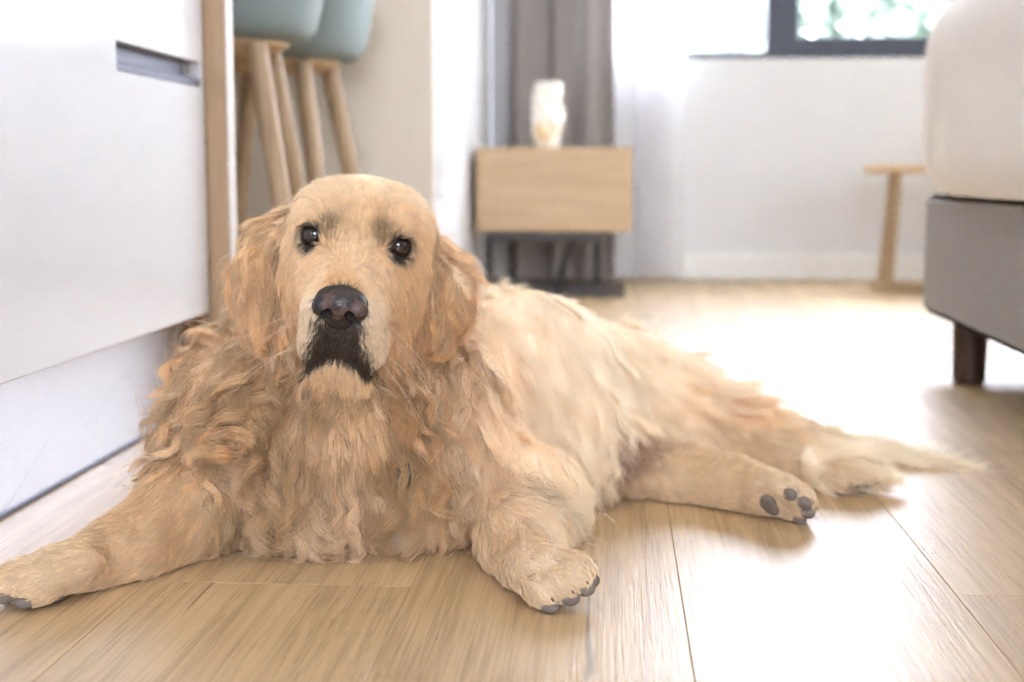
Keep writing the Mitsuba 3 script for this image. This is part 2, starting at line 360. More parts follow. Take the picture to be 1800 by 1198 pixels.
# ------------------------------------------------------------------ nightstand and vase
nx0, nx1, ny0, ny1, nz0, nz1 = -0.445, 0.055, 4.55, 4.95, 0.208, 0.478
obj('nightstand__body', rbox(nx0, nx1, ny0 + 0.018, ny1, nz0, nz1, 0.003), 'oak_board')
obj('nightstand__drawer', rbox(nx0 + 0.003, nx1 - 0.003, ny0, ny0 + 0.0175, nz0 + 0.004, nz1 - 0.003, 0.002), 'oak_board')
bz = nz0
for y in (ny0 + 0.03, ny1 - 0.05):
    obj('nightstand__base_bar', rbox(nx0 + 0.03, nx1 - 0.10, y, y + 0.02, bz - 0.028, bz, 0.002), 'black_metal')
for x0, x1, y in ((nx0 + 0.03, nx0 + 0.03, ny0 + 0.04), (nx0 + 0.085, nx0 + 0.085, ny1 - 0.04), (nx0 + 0.30, nx0 + 0.25, ny0 + 0.04), (nx0 + 0.375, nx0 + 0.375, ny1 - 0.04)):
    obj('nightstand__leg', tube([[x0 + 0.01, y, bz - 0.014], [x1 + 0.01, y, 0.012]], 0.0125, 4), 'black_metal', False)
for y in (ny0 + 0.02, ny1 - 0.055):
    obj('nightstand__floor_rail', rbox(nx0 + 0.02, nx1 - 0.02, y, y + 0.025, 0.0, 0.022, 0.002), 'black_metal')
tag('nightstand', 'oak box nightstand on a thin black metal base in front of the curtain', 'nightstand')
labels['nightstand__base_bar'] = {'label': 'black metal bar under the box'}

# lumpy vase
v = trimesh.creation.icosphere(subdivisions=4, radius=1.0)
p = np.array(v.vertices)
h = np.clip((p[:, 2] + 1) / 2, 0, 1)
ang = np.arctan2(p[:, 1], p[:, 0])
rad = np.interp(h, [0, .02, .08, .25, .42, .6, .8, .95, .99, 1], [0, .036, .042, .048, .056, .052, .047, .044, .040, 0])
zz = np.interp(h, [0, .02, .08, .25, .42, .6, .8, .95, .99, 1], [0, 0, .01, .045, .085, .125, .170, .205, .213, .213])
bump = 1 + 0.16 * (meshkit.noise(np.stack([np.cos(ang) * 1.6, np.sin(ang) * 1.6, zz * 26], -1), 4) - 0.5) * 2
rr = np.hypot(p[:, 0], p[:, 1]) + 1e-9
v.vertices = np.stack([p[:, 0] / rr * rad * bump - 0.222, p[:, 1] / rr * rad * bump + 4.70, zz + nz1], 1)
mat('cream_glaze', proc(lambda p, n, uv: mix(mi.Color3f(0.80, 0.76, 0.66), mi.Color3f(0.74, 0.55, 0.28), smoothstep(0.045, 0.01, dr.sqrt(dr.square(p.x + 0.232) + dr.square(p.z - 0.53))) * smoothstep(4.72, 4.66, p.y))), 0.12, clearcoat=1.0)
obj('vase', v, 'cream_glaze', True)
tag('vase', 'lumpy cream glazed vase with an amber patch on the nightstand', 'vase')


# ------------------------------------------------------------------ bench by the far wall
bx0, bx1, by0, by1, bzt = 0.86, 1.75, 4.80, 5.06, 0.425
obj('bench__seat', rbox(bx0, bx1, by0, by1, bzt - 0.032, bzt, 0.010), 'oak_board')
for x in (bx0 + 0.045, bx1 - 0.15):
    fr = [tube([[x + 0.005, by0 + 0.045, 0.0], [x + 0.03, by0 + 0.045, bzt - 0.03]], [0.024, 0.018], 4), tube([[x + 0.030, by1 - 0.045, 0.0], [x + 0.055, by1 - 0.045, bzt - 0.03]], [0.024, 0.018], 4), rbox(x - 0.015, x + 0.025, by0 + 0.03, by1 - 0.03, 0.0, 0.03, 0.006)]
    obj('bench__leg_frame', cat(*fr), 'oak_upright')
obj('bench__floor_rail', rbox(bx0 + 0.05, bx1 - 0.10, by0 + 0.03, by0 + 0.065, 0.0, 0.03, 0.006), 'oak_upright')
tag('bench', 'low oak bench with looped legs by the far wall beside the bed', 'bench')

# ------------------------------------------------------------------ bed
XB, YB1 = 0.635, 2.985
obj('bed__base', rbox(XB, XB + 2.0, 1.0, YB1, 0.112, 0.355, 0.014), 'grey_fabric', 40)
for x, y in ((0.675, 2.735), (0.675, 1.15), (2.5, 2.735), (2.5, 1.15)):
    obj('bed__leg', lathe([(0, 0), (0.026, 0), (0.031, 0.008), (0.033, 0.113), (0, 0.113)], 28, (x, y, 0)), 'walnut')
tag('bed', 'bed with a grey upholstered base on dark wooden legs', 'bed')
labels['bed__leg'] = {'label': 'dark walnut round leg'}
labels['bed__base'] = {'label': 'grey woven fabric base'}
d = trimesh.creation.icosphere(subdivisions=6, radius=1.0)
q = np.array(d.vertices)
e1, e2 = np.where(q[:, 2] > 0, 0.60, 0.30), 0.20                                 # roundness over the edge, roundness of the corners
cz = np.sign(q[:, 2]) * np.abs(q[:, 2]) ** e1
cr = np.sqrt(np.maximum(1 - q[:, 2] ** 2, 0)) ** e1
aa = np.arctan2(q[:, 1], q[:, 0])
sp = np.stack([cr * np.sign(np.cos(aa)) * np.abs(np.cos(aa)) ** e2, cr * np.sign(np.sin(aa)) * np.abs(np.sin(aa)) ** e2, cz], 1)
c, hh = np.array([XB + 0.955, 1.98, 0.575]), np.array([1.015, 1.03, 0.265])
q = c + sp * hh
fold = meshkit.fbm(np.stack([q[:, 0] * 9, q[:, 1] * 9, q[:, 2] * 2.2], -1), 3, 2) - 0.5
nn = sp / np.linalg.norm(sp, axis=1, keepdims=True)
side = np.clip(1 - np.abs(nn[:, 2]), 0, 1)
q = q + nn * (fold * 0.07 * side * np.clip((0.75 - q[:, 2]) / 0.3, 0.15, 1))[:, None]
q[:, 2] = np.maximum(q[:, 2], 0.356)
d.vertices = q
obj('duvet', d, 'cream_linen', True)
tag('duvet', 'puffy cream white duvet tucked over the mattress on the grey bed base', 'duvet')

# ------------------------------------------------------------------ outside the window
structure('ground_outside', rbox(-12, 14, YB + 0.3, 30, -0.6, -0.45, 0.01), 'lawn_green', 'lawn outside the window')


def bush(i, x, y, z, rx, rz, n, m, label):
    r = np.random.default_rng(i + 50)
    u = r.normal(size=(n, 3))
    u /= np.linalg.norm(u, axis=1, keepdims=True)
    c = u * (r.uniform(0.5, 1.0, (n, 1)) ** 0.5) * [rx, rx * 0.8, rz]
    c = c[c[:, 2] > -rz * 0.8] + [x, y, z]
    n = len(c)
    a, b = r.normal(size=(n, 3)), r.normal(size=(n, 3))
    a /= np.linalg.norm(a, axis=1, keepdims=True)
    b = np.cross(a, b)
    b /= np.linalg.norm(b, axis=1, keepdims=True)
    s = r.uniform(0.05, 0.12, (n, 1))
    V = np.stack([c - a * s, c + b * s * 0.5, c + a * s, c - b * s * 0.5], 1).reshape(-1, 3)
    k = np.arange(n)[:, None] * 4
    Fc = np.vstack([k + [0, 1, 2], k + [0, 2, 3]])
    root = 'garden_tree' + (f'_{i:03d}' if i else '')
    scene[root + '__foliage'] = mikit.ply(trimesh.Trimesh(V, Fc, process=False), m)
    scene[root + '__trunk'] = mikit.ply(tube([[x, y, -0.5], [x + 0.05, y, z * 0.5], [x, y, z + rz * 0.3]], [0.10, 0.08, 0.03], 10), 'bark', smooth=30)
    tag(root, label, 'tree')
    labels[root + '__foliage'] = {'label': 'leafy crown', 'kind': 'stuff'}


bush(0, 1.75, 10.5, 0.9, 1.2, 1.1, 5000, 'leaf_pale', 'pale green tree in the garden behind the left part of the sliding pane')
bush(1, 4.5, 11.5, 0.9, 1.4, 1.2, 5000, 'leaf_green', 'green tree in the garden behind the bed side of the window')
bush(2, 0.6, 16.0, 1.0, 1.6, 1.3, 4000, 'leaf_pale', 'faint pale tree in the garden behind the narrow window pane')
# ------------------------------------------------------------------ the dog: one smooth body grown from round cones and ellipsoids
def W(x, y, depth):
    d = ray(x, y)
    return EYE + d * (depth / d[1])


PR = []                                   # (kind, data, blend)


def rc(a, ra, b, rb, k=0.03):
    PR.append(('rc', np.asarray(a, float), ra, np.asarray(b, float), rb, k))


def el(c, r, R=None, k=0.03):
    PR.append(('el', np.asarray(c, float), np.asarray(r, float), np.eye(3) if R is None else np.asarray(R, float), 0, k))


def cut(c, r, k=0.004):
    PR.append(('cut', np.asarray(c, float), r, None, 0, k))


def chain(pts, rs, k=0.02):
    for i in range(len(pts) - 1):
        rc(pts[i], rs[i], pts[i + 1], rs[i + 1], k)


def sdf(P):
    d = np.full(len(P), 1e3)
    for kind, a, b, c, e, k in PR:
        if kind == 'rc':
            ba = c - a
            L = np.dot(ba, ba)
            t = np.clip((P - a) @ ba / L, 0, 1)
            q = np.sqrt(((P - a - t[:, None] * ba) ** 2).sum(1)) - (b + (e - b) * t)
        elif kind == 'el':
            l = (P - a) @ c.T
            k0 = np.sqrt(((l / b) ** 2).sum(1))
            k1 = np.sqrt(((l / b ** 2) ** 2).sum(1))
            q = k0 * (k0 - 1) / np.maximum(k1, 1e-9)
        else:
            q = b - np.sqrt(((P - a) ** 2).sum(1))
            h = np.maximum(k - np.abs(-d + -q), 0) / k if False else np.maximum(k - np.abs(d - q), 0) / k
            d = np.maximum(d, q) + h * h * k * 0.25
            continue
        h = np.maximum(k - np.abs(d - q), 0) / k
        d = np.minimum(d, q) - h * h * k * 0.25
    return d


# head frame: x to the right in the picture, y up, z forward out of the face; origin between the eyes
HO = W(626, 424, 1.405)
roll, pitch, yaw = math.radians(-7.8), math.radians(-7), math.radians(4)
hz = np.array([math.sin(yaw) * math.cos(pitch), -math.cos(yaw) * math.cos(pitch), math.sin(pitch)])
hx = np.cross(hz, [0, 0, 1]) * -1
hx = np.array([math.cos(yaw), math.sin(yaw), 0.0])
hy = np.cross(hz, hx)
hy = hy if hy[2] > 0 else -hy
hx, hy = hx * math.cos(roll) + hy * math.sin(roll), hy * math.cos(roll) - hx * math.sin(roll)
HR = np.array([hx, hy, hz])               # rows


def h(x, y, z):
    return HO + x * hx + y * hy + z * hz


def floorz(p, z):
    p = np.array(p, float)
    p[2] = z
    return p


# trunk
el(W(600, 775, 1.60), (0.140, 0.125, 0.140), k=0.05)                      # chest
rc(W(640, 700, 1.66), 0.128, W(900, 708, 1.80), 0.130, 0.06)                # ribs
rc(W(900, 708, 1.80), 0.130, W(1060, 735, 1.92), 0.110, 0.05)               # loin
rc(W(1060, 735, 1.92), 0.108, W(1180, 745, 2.00), 0.085, 0.05)              # rump
rc(W(1180, 745, 2.00), 0.085, W(1265, 757, 2.03), 0.052, 0.04)
el(W(395, 705, 1.53), (0.053, 0.070, 0.072), k=0.05)                        # shoulder at the left of the picture
el(W(800, 760, 1.56), (0.060, 0.080, 0.090), k=0.05)                        # shoulder at the right
el(W(990, 800, 1.75), (0.12, 0.10, 0.060), k=0.04)                          # belly
el(W(590, 885, 1.49), (0.130, 0.065, 0.060), k=0.05)                       # brisket on the floor
# neck
rc(h(0, -0.02, -0.075), 0.070, W(610, 670, 1.56), 0.115, 0.04)
rc(h(0.0, -0.085, -0.03), 0.040, W(610, 760, 1.47), 0.070, 0.03)            # throat
# front leg at the left of the picture
chain([W(390, 805, 1.51), W(325, 900, 1.43), W(225, 970, 1.36), W(150, 998, 1.31)], [0.058, 0.044, 0.034, 0.030], 0.03)
# front leg at the right
chain([W(820, 830, 1.55), W(930, 880, 1.50), W(915, 950, 1.41), W(935, 1000, 1.34)], [0.064, 0.050, 0.035, 0.031], 0.03)
# hind legs
chain([W(1140, 745, 1.90), W(1290, 765, 1.90), W(1390, 795, 1.86), W(1440, 818, 1.82)], [0.084, 0.048, 0.034, 0.030], 0.03)
chain([W(1090, 845, 1.80), W(1190, 838, 1.74), W(1290, 852, 1.69), W(1345, 868, 1.655)], [0.045, 0.039, 0.031, 0.029], 0.02)
# tail
chain([W(1290, 770, 2.02), W(1420, 780, 2.02), W(1560, 808, 1.98), W(1740, 836, 1.93)], [0.030, 0.020, 0.014, 0.006], 0.02)


def paw(c, fwd, up, size, spread=1.0, pads=True):
    """Four toes and a palm; fwd points to the toe tips, up out of the back of the paw. Returns the frame and the pads' centres."""
    fwd = np.asarray(fwd, float) / np.linalg.norm(fwd)
    up = np.asarray(up, float) - fwd * np.dot(up, fwd)
    up /= np.linalg.norm(up)
    sd = np.cross(fwd, up)
    R = np.array([sd, fwd, up])
    P = lambda x, y, z: c + size * (x * sd + y * fwd + z * up)
    el(P(0, -0.25, 0.02), size * np.array([0.48, 0.62, 0.36]), R, 0.012)
    toes = []
    for x, y, z in ((-0.40, 0.20, -0.04), (-0.15, 0.42, 0.03), (0.15, 0.42, 0.03), (0.40, 0.20, -0.04)):
        el(P(x * spread, y, z), size * np.array([0.185, 0.36, 0.27]), R, 0.004)
        toes.append((P(x * spread, y + 0.235, z - 0.135), P(x * spread, y + 0.34, z + 0.05), R))
    return dict(toes=toes, palm=P(0, -0.12, -0.30), R=R, size=size, c=c, sd=sd, fwd=fwd, up=up)


PAWS = [paw(W(82, 1010, 1.265), (-0.80, -0.58, -0.12), (0.48, 0.34, 0.81), 0.062),
        paw(W(968, 1010, 1.295), (0.58, -0.72, -0.05), (-0.62, 0.42, 0.66), 0.060),
        paw(W(1372, 870, 1.625), (0.72, -0.58, -0.10), (-0.50, 0.80, 0.34), 0.056),
        paw(W(1478, 828, 1.79), (0.80, -0.45, -0.05), (-0.35, 0.30, 0.88), 0.058)]

# head
HEAD0 = len(PR)
el(h(0, -0.006, -0.055), (0.071, 0.056, 0.078), HR, 0.02)
for s in (-1, 1):
    el(h(s * 0.034, 0.012, -0.045), (0.034, 0.034, 0.050), HR, 0.02)
    el(h(s * 0.034, 0.018, -0.008), (0.026, 0.013, 0.017), HR, 0.012)
    el(h(s * 0.044, -0.052, -0.040), (0.030, 0.052, 0.045), HR, 0.025)
    rc(h(s * 0.040, -0.030, -0.014), 0.020, h(s * 0.026, -0.060, 0.010), 0.020, 0.02)
rc(h(0, -0.020, -0.03), 0.050, h(0, -0.045, 0.02), 0.036, 0.02)
rc(h(0, -0.016, -0.004), 0.026, h(0, -0.038, 0.074), 0.017, 0.015)          # bridge of the nose
rc(h(0, -0.055, 0.02), 0.030, h(0, -0.060, 0.066), 0.025, 0.012)
rc(h(0, -0.070, 0.060), 0.024, h(0, -0.082, 0.060), 0.021, 0.010)
for s in (-1, 1):
    rc(h(s * 0.024, -0.055, 0.008), 0.020, h(s * 0.019, -0.060, 0.068), 0.019, 0.012)
    rc(h(s * 0.026, -0.088, 0.016), 0.018, h(s * 0.020, -0.086, 0.056), 0.018, 0.010)
    rc(h(s * 0.030, -0.106, 0.018), 0.014, h(s * 0.024, -0.108, 0.040), 0.014, 0.010)
rc(h(0, -0.100, -0.01), 0.036, h(0, -0.116, 0.030), 0.022, 0.008)
for s in (-1, 1):
    rc(h(s * 0.012, -0.122, 0.032), 0.017, h(s * 0.014, -0.170, 0.002), 0.021, 0.003)
for s in (-1, 1):
    rc(h(s * 0.013, -0.165, 0.004), 0.020, W(598 + s * 36, 815, 1.452), 0.030, 0.003)
# ears
def ear(pts, th=0.011):
    for (a, ra), (b, rb) in zip(pts[:-1], pts[1:]):
        a, b = h(*a), h(*b)
        for t in np.linspace(0, 1, 4):
            c = a + (b - a) * t
            r = ra + (rb - ra) * t
            y = (b - a) / np.linalg.norm(b - a)
            x = np.cross(y, hz)
            x /= np.linalg.norm(x)
            z = np.cross(x, y)
            el(c, (r, r * 0.9, th), np.array([x, y, z]), 0.004)


ear([((-0.078, -0.004, -0.062), 0.014), ((-0.102, -0.020, -0.054), 0.017), ((-0.110, -0.062, -0.040), 0.021), ((-0.092, -0.112, -0.030), 0.017)])
ear([((0.082, -0.010, -0.064), 0.013), ((0.104, -0.032, -0.058), 0.017), ((0.107, -0.062, -0.046), 0.019), ((0.096, -0.092, -0.038), 0.014)])
EYES = [h(-0.0415, 0.0, -0.005), h(0.0415, 0.0, -0.005)]
for c in EYES:
    cut(c + hz * 0.006, 0.0128, 0.003)

# ------------------------------------------------------------------ grid, surface nets
VX = 0.0036
allp = np.array([q for a in PR for q in ((a[1],) if a[0] != 'rc' else (a[1], a[3]))])
LO, HI = allp.min(0) - 0.19, allp.max(0) + 0.19
LO[2], HI[2] = -0.012, HI[2]
N = np.ceil((HI - LO) / VX).astype(int)
N = (N // 4 + 1) * 4
cs = 4
cg = [LO[k] + VX * cs * np.arange(N[k] // cs + 1) for k in range(3)]
CP = np.stack(np.meshgrid(*cg, indexing='ij'), -1)
CD = sdf(CP.reshape(-1, 3)).reshape(CP.shape[:3]).astype(np.float32)
from scipy import ndimage
idx = [np.arange(n) / cs for n in N]
D = ndimage.map_coordinates(CD, np.meshgrid(*idx, indexing='ij'), order=1).astype(np.float32)
near = np.argwhere(np.abs(D) < 0.028)
D[tuple(near.T)] = sdf(LO + VX * near)
GP = D.copy()                              # kept for pushing the hair out of the skin
zc = LO[2] + VX * np.arange(N[2])
DD = np.maximum(D, (0.0015 - zc)[None, None, :])   # flat where it lies on the floor


def surface_nets(D):
    S = D < 0
    n = D.shape
    c = np.zeros([k - 1 for k in n], np.int8)
    for o in np.ndindex(2, 2, 2):
        c += S[o[0]:n[0] - 1 + o[0], o[1]:n[1] - 1 + o[1], o[2]:n[2] - 1 + o[2]]
    cells = np.argwhere((c > 0) & (c < 8))
    ids = np.full(c.shape, -1, np.int32)
    ids[tuple(cells.T)] = np.arange(len(cells))
    acc, cnt = np.zeros((len(cells), 3)), np.zeros(len(cells))
    corner = {o: D[tuple((cells + o).T)] for o in np.ndindex(2, 2, 2)}
    for o in np.ndindex(2, 2, 2):
        for ax in range(3):
            if o[ax]:
                continue
            o2 = tuple(v + (k == ax) for k, v in enumerate(o))
            a, b = corner[o], corner[o2]
            m = (a < 0) != (b < 0)
            t = np.where(m, a / np.where(a - b == 0, 1, a - b), 0)
            p = np.array(o, float)[None] + t[:, None] * np.eye(3)[ax]
            acc[m] += p[m]
            cnt[m] += 1
    V = cells + acc / cnt[:, None]
    Fs = []
    for ax in range(3):
        u, w = [k for k in range(3) if k != ax]
        sl = [slice(1, n[k] - 1) for k in range(3)]
        sl[ax] = slice(0, n[ax] - 1)
        s2 = list(sl)
        s2[ax] = slice(1, n[ax])
        a, b = S[tuple(sl)], S[tuple(s2)]
        e = np.argwhere(a != b)
        sgn = a[tuple(e.T)]
        off = np.array([s.start for s in sl])
        e = e + off
        def cid(du, dw):
            q = e.copy()
            q[:, u] += du
            q[:, w] += dw
            return ids[tuple(q.T)]
        q = np.stack([cid(-1, -1), cid(0, -1), cid(0, 0), cid(-1, 0)], 1)
        flip = sgn if ax != 1 else ~sgn
        q = np.where(flip[:, None], q, q[:, ::-1])
        Fs.append(q)
    q = np.vstack(Fs)
    return V, np.vstack([q[:, [0, 1, 2]], q[:, [0, 2, 3]]])


def relax(m, n):
    """Taubin smoothing on the edge graph."""
    from scipy import sparse
    e, k = m.edges_unique, len(m.vertices)
    A = sparse.coo_matrix((np.ones(2 * len(e)), (np.r_[e[:, 0], e[:, 1]], np.r_[e[:, 1], e[:, 0]])), (k, k)).tocsr()
    w = 1 / np.maximum(np.asarray(A.sum(1)).ravel(), 1)
    v = np.array(m.vertices)
    for _ in range(n):
        for lam in (0.5, -0.51):
            v = v + lam * ((A @ v) * w[:, None] - v)
    m.vertices = v


V, Fc = surface_nets(DD)
body = trimesh.Trimesh(LO + VX * V, Fc, process=False)
relax(body, 5)
bv = np.array(body.vertices)
if body.volume < 0:
    body.invert()
# ------------------------------------------------------------------ the coat: strands grown from the skin along a combed flow
def sample_grid(P, arr=GP):
    q = ((P - LO) / VX).T
    return ndimage.map_coordinates(arr, q, order=1, mode='nearest')


GR = [np.gradient(CD, VX * cs, axis=k) for k in range(3)]


def grad(P):
    q = ((P - LO) / (VX * cs)).T
    g = np.stack([ndimage.map_coordinates(G, q, order=1, mode='nearest') for G in GR], 1)
    return g / np.maximum(np.linalg.norm(g, axis=1, keepdims=True), 1e-6)


bn = np.array(body.vertex_normals)
bv = np.array(body.vertices)
cam = bv - EYE
bz = cam @ FW
bpx = np.stack([900 + F * (cam @ RT) / bz, 599 - F * (cam @ UP) / bz], 1)
facing = np.einsum('ij,ij->i', bn, -cam / np.linalg.norm(cam, axis=1, keepdims=True))
fr = np.where(facing > 0.05)[0]
ptree = cKDTree(bpx[fr])


def on_skin(x, y):
    near = ptree.query_ball_point([x, y], 9)
    if not near:
        near = [ptree.query([x, y])[1]]
    ids = fr[near]
    return ids[np.argmin(bz[ids])]


HEAD, EAR, CHEST, COAT, LEG, FEATHER = range(6)
